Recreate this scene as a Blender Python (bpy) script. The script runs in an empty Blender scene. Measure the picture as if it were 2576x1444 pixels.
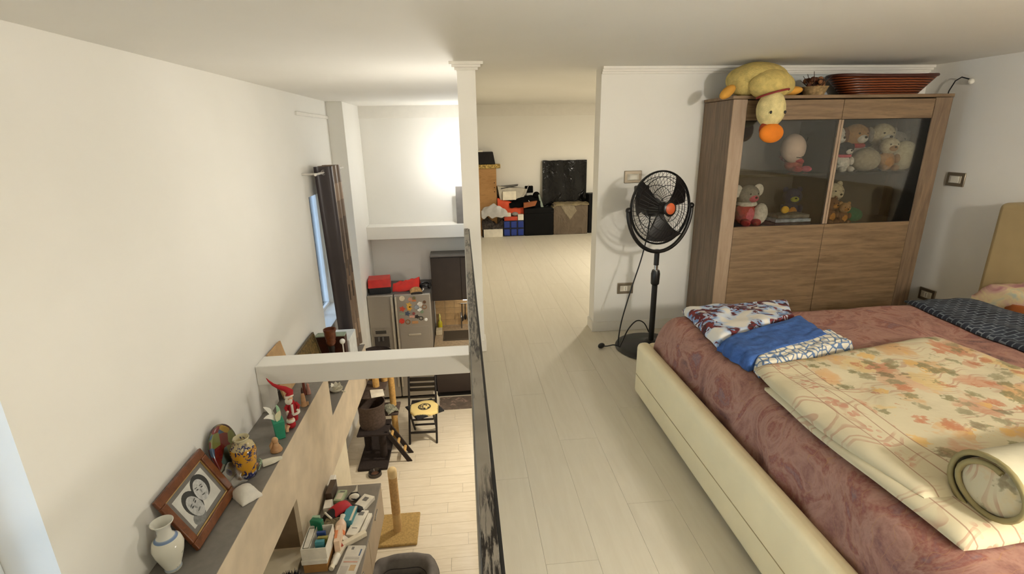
import bpy, bmesh, math, random
from mathutils import Matrix, Vector, noise
random.seed(7)
PI = math.pi
SC = bpy.context.scene
COL = SC.collection

# ------------------------------------------------------------------ camera
cam_d = bpy.data.cameras.new('camera')
cam = bpy.data.objects.new('camera', cam_d)
COL.objects.link(cam)
YAW, PIT, ROL, FPX = 0.09516, 0.29616, -0.01660, 1257.0
_f = Vector((math.sin(YAW)*math.cos(PIT), math.cos(YAW)*math.cos(PIT), -math.sin(PIT)))
_r = Vector((math.cos(YAW), -math.sin(YAW), 0))
_u = _r.cross(_f)
_R = math.cos(ROL)*_r + math.sin(ROL)*_u
_U = -math.sin(ROL)*_r + math.cos(ROL)*_u
cam.matrix_world = Matrix(((_R.x, _U.x, -_f.x, 0), (_R.y, _U.y, -_f.y, 0), (_R.z, _U.z, -_f.z, 1.45), (0, 0, 0, 1)))
cam_d.sensor_width = 36
cam_d.lens = 36*FPX/2576
cam_d.clip_start = 0.02
SC.camera = cam

# ------------------------------------------------------------------ world, light levels, exposure
W = bpy.data.worlds.new('world')
SC.world = W
W.use_nodes = True
W.node_tree.nodes['Background'].inputs[0].default_value = (0.54, 0.75, 1.0, 1)
W.node_tree.nodes['Background'].inputs[1].default_value = 3.6
VS = SC.view_settings
VS.view_transform = 'Standard'
VS.look = 'None'
VS.exposure = 1.07
VS.gamma = 1.0
VS.use_curve_mapping = False
WARM = (1.0, 0.915, 0.77)
NEUT = (1.0, 0.945, 0.86)
E_KITCHEN_SCONCE = 900.0
E_VOID_SCONCE = 960.0
E_LOWER_LAMP = 190.0
E_BEAM_FILL = 34.0
E_BED_LAMP = 222.0
E_STORE_FILL = 180.0

# ------------------------------------------------------------------ material helpers
def c(r, g, b):
    def s(x):
        x /= 255.0
        return x/12.92 if x <= 0.04045 else ((x+0.055)/1.055)**2.4
    return (s(r), s(g), s(b), 1)

class NT:
    def __init__(self, name):
        self.m = bpy.data.materials.new(name)
        self.m.use_nodes = True
        self.t = self.m.node_tree
        self.b = self.t.nodes['Principled BSDF']
    def n(self, kind, **kw):
        x = self.t.nodes.new(kind)
        for k, v in kw.items():
            setattr(x, k, v)
        return x
    def l(self, a, b):
        self.t.links.new(a, b)
    def co(self, scale=(1, 1, 1), rot=(0, 0, 0), kind='Object'):
        tc = self.n('ShaderNodeTexCoord')
        mp = self.n('ShaderNodeMapping')
        mp.inputs['Scale'].default_value = scale
        mp.inputs['Rotation'].default_value = rot
        self.l(tc.outputs[kind], mp.inputs[0])
        return mp.outputs[0]
    def noise(self, co, scale, detail=3, dist=0.0, rough=.5):
        x = self.n('ShaderNodeTexNoise')
        x.inputs['Scale'].default_value = scale
        x.inputs['Detail'].default_value = detail
        x.inputs['Distortion'].default_value = dist
        x.inputs['Roughness'].default_value = rough
        self.l(co, x.inputs['Vector'])
        return x.outputs['Fac']
    def ramp(self, fac, stops, interp='LINEAR'):
        x = self.n('ShaderNodeValToRGB')
        e = x.color_ramp.elements
        x.color_ramp.interpolation = interp
        while len(e) < len(stops):
            e.new(0.5)
        for i, (p, col) in enumerate(stops):
            e[i].position = p
            e[i].color = col
        self.l(fac, x.inputs[0])
        return x.outputs[0]
    def mix(self, fac, a, b):
        x = self.n('ShaderNodeMix', data_type='RGBA')
        for s, v in ((0, fac), (6, a), (7, b)):
            if isinstance(v, (int, float, tuple)):
                x.inputs[s].default_value = v
            else:
                self.l(v, x.inputs[s])
        return x.outputs[2]
    def bump(self, h, strength, dist=.01):
        x = self.n('ShaderNodeBump')
        x.inputs['Strength'].default_value = strength
        x.inputs['Distance'].default_value = dist
        self.l(h, x.inputs['Height'])
        self.l(x.outputs[0], self.b.inputs['Normal'])
    def base(self, v, rough=.5, metal=0.0, spec=.5):
        if isinstance(v, tuple):
            self.b.inputs['Base Color'].default_value = v
        else:
            self.l(v, self.b.inputs['Base Color'])
        self.b.inputs['Roughness'].default_value = rough
        self.b.inputs['Metallic'].default_value = metal
        self.b.inputs['Specular IOR Level'].default_value = spec
        return self.m

MATS = {}
def mat(name, col, rough=.55, metal=0.0, var=.06, scale=12, bump=0, bscale=300, spec=.5):
    """plain coloured material with a little procedural variation"""
    if name in MATS:
        return MATS[name]
    t = NT(name)
    co = t.co()
    f = t.noise(co, scale)
    lo = tuple(x*(1-var*2) for x in col[:3])+(1,)
    hi = tuple(min(1, x*(1+var*2)) for x in col[:3])+(1,)
    MATS[name] = t.base(t.ramp(f, [(.3, lo), (.7, hi)]), rough, metal, spec)
    if bump:
        t.bump(t.noise(co, bscale, 2), bump, .004)
    return t.m

def wood(name, c1, c2, scale=(1, 1, 1), rough=.5, dens=6, bump=.15):
    if name in MATS:
        return MATS[name]
    t = NT(name)
    co = t.co(scale)
    f = t.noise(co, dens, 6, .6, .6)
    g = t.noise(co, dens*5, 3)
    a = t.ramp(f, [(.32, c1), (.68, c2)])
    d = tuple(x*.72 for x in c1[:3])+(1,)
    MATS[name] = t.base(t.mix(t.ramp(g, [(.55, (0, 0, 0, 1)), (.75, (.55, .55, .55, 1))]), a, d), rough)
    if bump:
        t.bump(g, bump, .002)
    return t.m

def glass(name, tint=(1, 1, 1, 1), gloss=.08, rough=.02):
    if name in MATS:
        return MATS[name]
    t = NT(name)
    tr = t.n('ShaderNodeBsdfTransparent')
    tr.inputs[0].default_value = tint
    gl = t.n('ShaderNodeBsdfGlossy')
    gl.inputs['Roughness'].default_value = rough
    fr = t.n('ShaderNodeFresnel')
    fr.inputs['IOR'].default_value = 1.45
    mx = t.n('ShaderNodeMixShader')
    ad = t.n('ShaderNodeMath', operation='ADD')
    ad.inputs[1].default_value = gloss
    t.l(fr.outputs[0], ad.inputs[0])
    t.l(ad.outputs[0], mx.inputs[0])
    t.l(tr.outputs[0], mx.inputs[1])
    t.l(gl.outputs[0], mx.inputs[2])
    t.l(mx.outputs[0], t.t.nodes['Material Output'].inputs[0])
    MATS[name] = t.m
    return t.m

def emit(name, col, power):
    t = NT(name)
    t.base(col+(1,), .5)
    t.b.inputs['Emission Color'].default_value = col+(1,)
    t.b.inputs['Emission Strength'].default_value = power
    return t.m

# ------------------------------------------------------------------ mesh helpers
def T(x, y, z):
    return Matrix.Translation((x, y, z))
def RX(a):
    return Matrix.Rotation(a, 4, 'X')
def RY(a):
    return Matrix.Rotation(a, 4, 'Y')
def RZ(a):
    return Matrix.Rotation(a, 4, 'Z')

class MB:
    def __init__(self, m=None):
        self.v, self.f = [], []
        self.m = m or Matrix.Identity(4)
    def add(self, vs, fs):
        o = len(self.v)
        self.v += [self.m @ Vector(p) for p in vs]
        self.f += [tuple(i+o for i in f) for f in fs]
        return self
    def bx(self, x0, x1, y0, y1, z0, z1):
        return self.add([(x0, y0, z0), (x1, y0, z0), (x1, y1, z0), (x0, y1, z0), (x0, y0, z1), (x1, y0, z1), (x1, y1, z1), (x0, y1, z1)],
                        [(0, 3, 2, 1), (4, 5, 6, 7), (0, 1, 5, 4), (1, 2, 6, 5), (2, 3, 7, 6), (3, 0, 4, 7)])
    def box(self, cx, cy, cz, sx, sy, sz):
        return self.bx(cx-sx/2, cx+sx/2, cy-sy/2, cy+sy/2, cz-sz/2, cz+sz/2)
    def hexa(self, b, t):
        """solid between two quads (four points each, counter-clockwise from above)"""
        return self.add(list(b)+list(t), [(3, 2, 1, 0), (4, 5, 6, 7), (0, 1, 5, 4), (1, 2, 6, 5), (2, 3, 7, 6), (3, 0, 4, 7)])
    def tube(self, pts, r, n=8, closed=False):
        pts = [Vector(p) for p in pts]
        k = len(pts)
        rr = r if isinstance(r, (list, tuple)) else [r]*k
        vs, fs = [], []
        up = None
        for i, p in enumerate(pts):
            if closed:
                d = pts[(i+1) % k]-pts[i-1]
            else:
                d = pts[min(i+1, k-1)]-pts[max(i-1, 0)]
            d.normalize()
            if up is None:
                up = d.orthogonal().normalized()
            else:
                up = (up-d*up.dot(d)).normalized()
            w = d.cross(up)
            for j in range(n):
                a = 2*PI*j/n
                vs.append(p+rr[i]*(math.cos(a)*up+math.sin(a)*w))
        for i in range(k if closed else k-1):
            for j in range(n):
                a, b = i*n+j, i*n+(j+1) % n
                q = ((i+1) % k)*n
                fs.append((a, b, q+(j+1) % n, q+j))
        if not closed:
            fs.append(tuple(range(n-1, -1, -1)))
            fs.append(tuple((k-1)*n+j for j in range(n)))
        return self.add(vs, fs)
    def cyl(self, p0, p1, r0, r1=None, n=16):
        return self.tube([p0, p1], [r0, r0 if r1 is None else r1], n)
    def lathe(self, prof, n=24, at=(0, 0, 0)):
        vs, fs = [], []
        for r, z in prof:
            for j in range(n):
                a = 2*PI*j/n
                vs.append((at[0]+r*math.cos(a), at[1]+r*math.sin(a), at[2]+z))
        for i in range(len(prof)-1):
            for j in range(n):
                fs.append((i*n+j, i*n+(j+1) % n, (i+1)*n+(j+1) % n, (i+1)*n+j))
        if prof[0][0] > 1e-6:
            fs.append(tuple(range(n-1, -1, -1)))
        if prof[-1][0] > 1e-6:
            fs.append(tuple((len(prof)-1)*n+j for j in range(n)))
        return self.add(vs, fs)
    def ell(self, ctr, r, n=18, k=11, rot=None, lump=0.0, freq=14, seed=0):
        vs, fs = [], []
        M = rot or Matrix.Identity(4)
        if isinstance(r, (int, float)):
            r = (r, r, r)
        for i in range(k+1):
            ph = PI*i/k
            for j in range(n):
                a = 2*PI*j/n
                d = Vector((math.sin(ph)*math.cos(a), math.sin(ph)*math.sin(a), math.cos(ph)))
                q = Vector((d.x*r[0], d.y*r[1], d.z*r[2]))
                if lump:
                    q *= 1+lump*noise.noise(q*freq+Vector((seed, seed*2.3, 0)))
                vs.append(M @ q+Vector(ctr))
        for i in range(k):
            for j in range(n):
                fs.append((i*n+j, (i+1)*n+j, (i+1)*n+(j+1) % n, i*n+(j+1) % n))
        return self.add(vs, fs)
    def prism(self, poly, h, M=None):
        M = M or Matrix.Identity(4)
        n = len(poly)
        vs = [M @ Vector((x, y, 0)) for x, y in poly]+[M @ Vector((x, y, h)) for x, y in poly]
        fs = [tuple(range(n-1, -1, -1)), tuple(range(n, 2*n))]
        fs += [(i, (i+1) % n, n+(i+1) % n, n+i) for i in range(n)]
        return self.add(vs, fs)
    def sheet(self, nu, nv, fn, th):
        """closed cloth-like solid: fn(u, v) -> point, th = offset vector of the underside"""
        th = Vector(th)
        vs = [Vector(fn(i/nu, j/nv)) for i in range(nu+1) for j in range(nv+1)]
        N = len(vs)
        vs += [p+th for p in vs]
        q = lambda i, j: i*(nv+1)+j
        fs = []
        for i in range(nu):
            for j in range(nv):
                a = (q(i, j), q(i+1, j), q(i+1, j+1), q(i, j+1))
                fs.append(a)
                fs.append(tuple(x+N for x in reversed(a)))
        rim = [q(i, 0) for i in range(nu+1)]+[q(nu, j) for j in range(1, nv+1)]+[q(i, nv) for i in range(nu-1, -1, -1)]+[q(0, j) for j in range(nv-1, 0, -1)]
        for a, b in zip(rim, rim[1:]+rim[:1]):
            fs.append((b, a, a+N, b+N))
        return self.add(vs, fs)
    def obj(self, name, material, parent=None, smooth=40, bevel=0, center=False, seg=2, sub=0):
        off = Vector((0, 0, 0))
        if center:
            xs, ys, zs = zip(*self.v)
            off = Vector(((min(xs)+max(xs))/2, (min(ys)+max(ys))/2, min(zs)))
        me = bpy.data.meshes.new(name)
        me.from_pydata([p-off for p in self.v], [], self.f)
        bm = bmesh.new()
        bm.from_mesh(me)
        bmesh.ops.remove_doubles(bm, verts=bm.verts, dist=1e-6)
        bmesh.ops.dissolve_degenerate(bm, edges=bm.edges, dist=1e-7)
        bmesh.ops.recalc_face_normals(bm, faces=bm.faces)
        bm.to_mesh(me)
        bm.free()
        if smooth:
            me.polygons.foreach_set('use_smooth', [True]*len(me.polygons))
            me.set_sharp_from_angle(angle=math.radians(smooth))
        me.materials.append(material)
        o = bpy.data.objects.new(name, me)
        COL.objects.link(o)
        o.location = off
        if parent:
            o.parent = parent
        if bevel:
            b = o.modifiers.new('bevel', 'BEVEL')
            b.width = bevel
            b.segments = seg
            b.limit_method = 'ANGLE'
            b.angle_limit = math.radians(35)
        if sub:
            s = o.modifiers.new('subsurf', 'SUBSURF')
            s.levels = s.render_levels = sub
        return o

def tag(o, label, cat, group=None):
    o['label'] = label
    o['category'] = cat
    if group:
        o['group'] = group
    return o

def thing(name, label, cat, loc=(0, 0, 0), rz=0, group=None, M=None):
    o = bpy.data.objects.new(name, None)
    o.empty_display_size = .05
    COL.objects.link(o)
    o.location = loc
    o.rotation_euler = (0, 0, rz)
    if M is not None:
        o.matrix_world = M
    return tag(o, label, cat, group)

def one(mb, name, material, label, cat, group=None, **kw):
    return tag(mb.obj(name, material, center=True, **kw), label, cat, group)

def struct(mb, name, material, parent=None, **kw):
    o = mb.obj(name, material, parent, **kw)
    if not parent:
        o['kind'] = 'structure'
    return o

def share(o, name, parent, loc):
    q = bpy.data.objects.new(name, o.data)
    COL.objects.link(q)
    q.parent = parent
    q.location = loc
    return q
# ------------------------------------------------------------------ room shell
XL, XR, YB, YF, ZC, LF, SL = -1.59, 3.30, 7.60, -1.50, 1.865, -2.35, -0.30

def wall_mat():
    t = NT('white_plaster')
    co = t.co()
    t.base(t.ramp(t.noise(co, 1.3, 3), [(.3, c(236, 233, 224)), (.7, c(240, 237, 229))]), .75, 0, .25)
    t.bump(t.noise(co, 180, 3), .06, .002)
    return t.m
PLASTER = wall_mat()
TRIMM = mat('white_trim_paint', c(232, 228, 218), .5, var=.01)
def plank_mat(name, a, b, sc, rough):
    t = NT(name)
    oi = t.n('ShaderNodeObjectInfo')
    co = t.co(sc)
    ad = t.n('ShaderNodeVectorMath', operation='ADD')
    t.l(co, ad.inputs[0])
    t.l(oi.outputs['Random'], ad.inputs[1])
    g = t.noise(ad.outputs[0], 7, 5, .5, .6)
    col = t.ramp(g, [(.3, a), (.7, b)])
    hs = t.n('ShaderNodeHueSaturation')
    mr = t.n('ShaderNodeMapRange')
    mr.inputs[3].default_value = .99
    mr.inputs[4].default_value = 1.005
    t.l(oi.outputs['Random'], mr.inputs[0])
    t.l(mr.outputs[0], hs.inputs['Value'])
    t.l(col, hs.inputs['Color'])
    t.base(hs.outputs[0], rough, 0, .4)
    t.bump(g, .05, .002)
    return t.m
PLANK = plank_mat('pale_laminate', c(209, 201, 182), c(215, 208, 190), (5, .5, 1), .42)
TILE = plank_mat('cream_wood_look_tile', c(222, 207, 180), c(234, 221, 197), (.6, 5, 1), .22)
GROUT = mat('grey_beige_joint', c(176, 166, 146), .8)

# mezzanine floor: slab with separate laminate planks
fl = struct(MB().bx(0.0, XR+.25, YF-.25, YB, SL, -.013), 'floor', mat('slab_paint', c(214, 208, 196), .7))
PW, PL = .19, 1.2
pm = MB().bx(-PW/2+.0004, PW/2-.0004, -PL/2+.0005, PL/2-.0005, -.013, 0).obj('plank', PLANK, fl, smooth=0)
first = True
k = 0
for i in range(17):
    y = YF-.25-(i*.47 % PL)
    while y < YB:
        y0, y1 = max(y, YF-.25), min(y+PL, YB)
        if y1-y0 > .02:
            o = pm if first else share(pm, 'plank', fl, (0, 0, 0))
            first = False
            o.location = (.045+PW/2+i*PW, (y0+y1)/2, 0)
            o.scale = (1, (y1-y0)/PL, 1)
        y += PL
# floor edge strip along the opening
struct(MB().bx(0.0, .044, YF, 3.23, -.013, .002), 'trim_1', mat('floor_edge_trim', c(170, 160, 140), .5))

# lower floor with separate tiles
lf = struct(MB().bx(XL-.25, XR+.25, YF-.25, YB+.25, LF-.2, LF-.008), 'floor_lower', GROUT)
TW, TLN = .15, .9
tm = MB().bx(-TLN/2+.0012, TLN/2-.0012, -TW/2+.0012, TW/2-.0012, -.01, 0).obj('tile', TILE, lf, smooth=0)
first = True
for j in range(34):
    y = 2.52+j*TW
    x = XL-((j*.37+.2) % TLN)
    while x < 1.4:
        x0, x1 = max(x, XL), min(x+TLN, 1.4)
        if x1-x0 > .02:
            o = tm if first else share(tm, 'tile', lf, (0, 0, 0))
            first = False
            o.location = ((x0+x1)/2, y, LF)
            o.scale = ((x1-x0)/TLN, 1, 1)
        x += TLN

# walls
w = MB()
O1 = (.65, 1.675, -.64, .86)
O2 = (5.42, 6.42, -.64, .86)
xo = XL-.26
w.bx(xo, XL, YF-.25, O1[0], LF-.2, ZC+.2)
w.bx(xo, XL, O1[0], O1[1], LF-.2, O1[2]); w.bx(xo, XL, O1[0], O1[1], O1[3], ZC+.2)
w.bx(xo, XL, O1[1], O2[0], LF-.2, ZC+.2)
w.bx(xo, XL, O2[0], O2[1], LF-.2, O2[2]); w.bx(xo, XL, O2[0], O2[1], O2[3], ZC+.2)
w.bx(xo, XL, O2[1], YB+.25, LF-.2, ZC+.2)
struct(w, 'wall_left', PLASTER, smooth=0)
struct(MB().bx(XL, XR+.25, YB, YB+.25, LF-.2, ZC+.2), 'wall_back', PLASTER, smooth=0)
struct(MB().bx(XR, XR+.25, YF-.25, YB, LF-.2, ZC+.2), 'wall_right', PLASTER, smooth=0)
struct(MB().bx(XL, XR, YF-.25, YF, LF-.2, ZC+.2), 'wall_front', PLASTER, smooth=0)
struct(MB().bx(XL-.26, XR+.25, YF-.25, YB+.25, ZC, ZC+.2), 'ceiling', PLASTER, smooth=0)
struct(MB().bx(.95, XR, 3.483, 3.62, 0, ZC), 'wall_middle', PLASTER, smooth=0)
w = MB().bx(0.0, .11, 3.234, 3.36, 0, ZC)
w.bx(.05, .11, 3.36, YB, 0, ZC)
struct(w, 'wall_partition', PLASTER, smooth=0)
w = MB().bx(XL, -1.40, 6.60, YB, LF, ZC)
struct(w, 'wall_column', PLASTER, smooth=0, bevel=.004)
struct(MB().bx(XL, 0.0, 3.55, 3.735, -.325, -.168), 'beam', PLASTER, smooth=0, bevel=.006)
struct(MB().bx(XL, -1.525, 3.565, 3.72, -1.43, -.325), 'wall_pier', PLASTER, smooth=0, bevel=.004)
struct(MB().bx(-1.40, .05, 7.33, YB, .012, .20), 'beam_back', PLASTER, smooth=0, bevel=.006)
# plaster band below the ceiling on the far walls
struct(MB().bx(-1.40, .05, YB-.022, YB, 1.70, ZC), 'trim_2', TRIMM, smooth=0)
struct(MB().bx(.11, XR, YB-.022, YB, 1.71, ZC), 'trim_3', TRIMM, smooth=0)
struct(MB().bx(XL, XL+.018, 5.35, 6.60, 1.665, 1.70), 'trim_4', TRIMM, smooth=0, bevel=.004)
# cornices on the pillar and the middle wall
def cornice(x0, x1, y0, y1, name, side):
    m = MB()
    for (d, z0, z1) in ((.045, ZC-.016, ZC), (.030, ZC-.030, ZC-.016), (.014, ZC-.044, ZC-.030)):
        if side == 'wrap':
            m.bx(x0-d, x1+d, y0-d, y1, z0, z1)
        else:
            m.bx(x0, x1, y0-d, y1, z0, z1)
    struct(m, name, TRIMM, smooth=0)
cornice(0, .11, 3.234, 3.30, 'trim_5', 'wrap')
cornice(.95, XR, 3.483, 3.49, 'trim_6', 'front')
struct(MB().bx(.938, XR, 3.470, 3.483, 0, .075).bx(.938, .95, 3.483, 3.62, 0, .075), 'baseboard_middle', TRIMM, smooth=0, bevel=.003)
struct(MB().bx(-.0, .122, 3.222, 3.234, 0, .075).bx(.11, .122, 3.234, 3.36, 0, .075), 'baseboard_pillar', TRIMM, smooth=0, bevel=.003)
struct(MB().bx(XR-.013, XR, YF, 3.47, 0, .075), 'baseboard_right', TRIMM, smooth=0, bevel=.003)

# windows in the left wall
PVC = mat('white_window_plastic', c(225, 228, 230), .3, var=.01)
PANE = glass('window_glass')
def window(n, o, mull):
    y0, y1, z0, z1 = o
    x0, x1 = XL-.25, XL-.19
    f = .055
    m = MB().bx(x0, x1, y0, y1, z0, z0+f).bx(x0, x1, y0, y1, z1-f, z1).bx(x0, x1, y0, y0+f, z0+f, z1-f).bx(x0, x1, y1-f, y1, z0+f, z1-f)
    for q in mull:
        m.bx(x0, x1, q-f*.7, q+f*.7, z0+f, z1-f)
    wn = struct(m, 'window_%d' % n, PVC, smooth=0, bevel=.004)
    ys = [y0+f]+[v for q in mull for v in (q-f*.7, q+f*.7)]+[y1-f]
    for a, b in zip(ys[::2], ys[1::2]):
        MB().bx(x0+.02, x0+.03, a, b, z0+f, z1-f).obj('pane', PANE, wn, smooth=0)
    MB().bx(XL-.19, XL+.03, y0, y1, z0-.0, z0+.02).obj('window_sill', PVC, wn, smooth=0, bevel=.004)
    return wn
window(1, O1, [1.16])
window(2, O2, [5.92])

# ------------------------------------------------------------------ railing of the mezzanine
def rail_mat():
    t = NT('worn_grey_metal')
    co = t.co((26, 1, 1))
    co2 = t.co((1, 1, 1))
    a = t.noise(t.co((70, 7, 1)), 2.2, 4, .4, .7)
    b = t.noise(t.co((8, 2.6, 1)), 1.5, 2, .3)
    col = t.ramp(t.noise(co2, 9, 4), [(.3, c(128, 122, 113)), (.7, c(150, 143, 132))])
    mul = t.n('ShaderNodeMath', operation='MULTIPLY')
    t.l(t.ramp(a, [(.44, (0, 0, 0, 1)), (.54, (1, 1, 1, 1))]), mul.inputs[0])
    t.l(t.ramp(b, [(.44, (0, 0, 0, 1)), (.51, (1, 1, 1, 1))]), mul.inputs[1])
    t.base(t.mix(mul.outputs[0], col, c(34, 30, 27)), .42, .35)
    return t.m
ra = thing('railing', 'long grey metal rail with black smudges on top of a glass parapet', 'railing', (.02, 1.0, 0))
RL = (-2.48, 2.233)
MB().bx(-.016, .0105, RL[0], RL[1], .845, .870).obj('handrail', rail_mat(), ra, bevel=.002)
MB().bx(.0110, .0165, RL[0], RL[1], .82, .867).obj('edge_strip', mat('black_rubber', c(14, 13, 13), .5), ra, smooth=0)
MB().bx(-.006, .006, RL[0]+.02, RL[1]-.02, .04, .845).obj('glass_panel', glass('parapet_glass', (.96, .98, .97, 1), .02), ra, smooth=0)
MB().bx(-.014, .014, RL[0]+.02, RL[1]-.02, .003, .05).obj('bottom_channel', mat('brushed_channel', c(120, 116, 110), .4, .6), ra, smooth=0)

# ------------------------------------------------------------------ lamps of the place and added fill lamps
BRASS = mat('satin_nickel', c(150, 146, 138), .35, .9)
def sconce(loc, power, label, col):
    t = thing('wall_sconce', label, 'lamp', loc, group='sconces on the partition')
    MB().bx(-.004, .006, -.04, .04, -.08, .08).obj('wall_plate', BRASS, t, bevel=.003)
    MB().cyl((-.004, 0, -.03), (-.021, 0, -.03), .005).cyl((-.021, 0, -.040), (-.021, 0, -.016), .011).obj('arm', BRASS, t)
    MB().ell((-.021, 0, .0), .018, 14, 9).obj('bulb', emit('sconce_glow', col, power), t)
sconce((.044, 3.62, .95), E_VOID_SCONCE, 'wall sconce on the void side of the partition just behind the pillar', (1, .965, .90))
sconce((.044, 7.08, 1.06), E_KITCHEN_SCONCE, 'wall sconce glowing beside the kitchen end wall', (1, .985, .96))
def ceiling_lamp(loc, power, label, r=.11, col=WARM):
    t = thing('ceiling_light', label, 'lamp', loc, group='round ceiling lights')
    MB().lathe([(r+.012, 0), (r+.012, -.018), (r, -.022)], 28).obj('rim', BRASS, t)
    MB().lathe([(0, -.020), (r*.95, -.020), (r*.9, -.030), (0, -.034)], 28).obj('diffuser', emit('ceiling_light_glow', col, power), t)
t = thing('pendant_lamp', 'added unseen globe lamp below the mezzanine slab lighting the beam front', 'lamp', (.5, 1.75, SL))  # added lamp, out of view, hung low to brighten the beam front
MB().cyl((0, 0, 0), (0, 0, -.36), .006).obj('cord', BRASS, t)
MB().ell((0, 0, -.44), .10, 20, 12).obj('globe', emit('beam_fill_glow', WARM, E_BEAM_FILL), t)
ceiling_lamp((.55, 5.2, SL), E_LOWER_LAMP, 'round ceiling light under the mezzanine slab near the folding chair')
ceiling_lamp((2.1, 5.4, ZC), E_STORE_FILL, 'added unseen fill light on the storage ceiling behind the middle wall')  # added lamp hidden by the middle wall, brightens the storage corner
t = thing('pendant_lamp', 'white globe lamp under the mezzanine ceiling behind the foot of the bed', 'lamp', (1.85, -.8, ZC))
MB().lathe([(0, 0), (.06, 0), (.055, -.02), (.012, -.025)], 24).obj('ceiling_rose', BRASS, t, smooth=50)
MB().cyl((0, 0, -.02), (0, 0, -.05), .008).obj('stem', BRASS, t)
MB().ell((0, 0, -.13), .09, 20, 12).obj('globe', emit('globe_glow', NEUT, E_BED_LAMP), t)
# ------------------------------------------------------------------ wall unit with grey top along the left wall
TAUPE = mat('taupe_cement_laminate', c(214, 197, 170), .5, var=.06, scale=5)
GREYTOP = mat('charcoal_grey_top', c(126, 120, 112), .45, var=.04, scale=30)
XS = -1.26
u = thing('wall_unit', 'long taupe wall unit with dark grey top shelf under the beam', 'shelf unit', (XL, 2.6, -1.43))
def W2(mb, name, m, par, loc, **kw):
    mb.v = [p-Vector(loc) for p in mb.v]
    return mb.obj(name, m, par, **kw)
ul = (XL, 2.6, -1.43)
W2(MB().bx(XL, XS-.002, 1.0, 4.15, -.575, -.555), 'top_shelf', GREYTOP, u, ul, smooth=0, bevel=.002)
W2(MB().bx(XL, XS-.002, 4.15, 5.78, -.987, -.967), 'low_shelf', GREYTOP, u, ul, smooth=0, bevel=.002)
fr = MB().bx(XS-.03, XS, 1.0, 4.15, -.99, -.557).bx(XS-.03, XS, 3.085, 4.15, -1.43, -.99)
W2(fr, 'front_panel', TAUPE, u, ul, smooth=0)
W2(MB().bx(XS-.03, XS, 4.15, 5.78, -1.43, -.969), 'front_panel', TAUPE, u, ul, smooth=0)
W2(MB().bx(XL, XS-.03, 4.13, 4.15, -.967, -.575), 'end_panel', TAUPE, u, ul, smooth=0)
W2(MB().bx(XL, XS-.03, 5.76, 5.78, -1.43, -.987), 'end_panel', TAUPE, u, ul, smooth=0)
W2(MB().bx(XL, XS-.03, 3.085, 5.76, -1.43, -1.41), 'bottom_panel', TAUPE, u, ul, smooth=0)
W2(MB().bx(XL, XS-.03, 3.085, 3.105, -1.41, -.99), 'niche_side', mat('shaded_niche_brown', c(112, 92, 68), .5), u, ul, smooth=0)  # shade inside the niche is put into this darker brown
W2(MB().bx(XL, XS-.03, 1.0, 3.085, -1.01, -.99), 'niche_top', TAUPE, u, ul, smooth=0)
struct(MB().bx(XL, XS-.004, .9, 4.475, LF, -1.43), 'wall_plinth', mat('cream_plaster', c(228, 216, 188), .7, var=.02), smooth=0)

def lathe_thing(name, label, cat, loc, parts, rz=0):
    t = thing(name, label, cat, loc, rz)
    for nm, prof, m in parts:
        MB().lathe(prof, 32).obj(nm, m, t, smooth=60)
    return t

# white vase with blue collar
def vase_paint():
    t = NT('painted_white_porcelain')
    co = t.co()
    sp = t.n('ShaderNodeSeparateXYZ'); t.l(co, sp.inputs[0])
    z = sp.outputs[2]
    base = t.ramp(z, [(0, c(214, 212, 196)), (.006, c(190, 200, 205)), (.012, c(226, 222, 204)), (.17, c(226, 222, 204)), (.176, c(120, 142, 176)), (.186, c(150, 168, 192)), (.19, c(222, 220, 208)), (1, c(214, 214, 202))], 'CONSTANT')
    n = t.noise(co, 26, 4, 1.2)
    side = t.n('ShaderNodeMath', operation='GREATER_THAN'); side.inputs[1].default_value = .025
    t.l(sp.outputs[0], side.inputs[0])
    lo = t.n('ShaderNodeMath', operation='LESS_THAN'); lo.inputs[1].default_value = .13
    t.l(z, lo.inputs[0])
    mm = t.n('ShaderNodeMath', operation='MULTIPLY'); t.l(side.outputs[0], mm.inputs[0]); t.l(lo.outputs[0], mm.inputs[1])
    m2 = t.n('ShaderNodeMath', operation='MULTIPLY'); t.l(mm.outputs[0], m2.inputs[0])
    t.l(t.ramp(n, [(.60, (0, 0, 0, 1)), (.66, (1, 1, 1, 1))]), m2.inputs[1])
    t.base(t.mix(m2.outputs[0], base, c(96, 104, 78)), .15)
    return t.m
VP = vase_paint()
lathe_thing('vase', 'white porcelain vase with blue collar and flared rim beside the photo frame', 'vase', (-1.488, 2.10, -.554),
            [('body', [(0, 0), (.036, 0), (.038, .008), (.034, .014), (.047, .05), (.062, .10), (.068, .135), (.060, .17), (.040, .19), (.030, .205), (.0285, .235), (.034, .252), (.047, .268), (.049, .273), (.046, .275), (.040, .268), (.028, .25), (.024, .21), (0, .16)], VP)])
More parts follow.
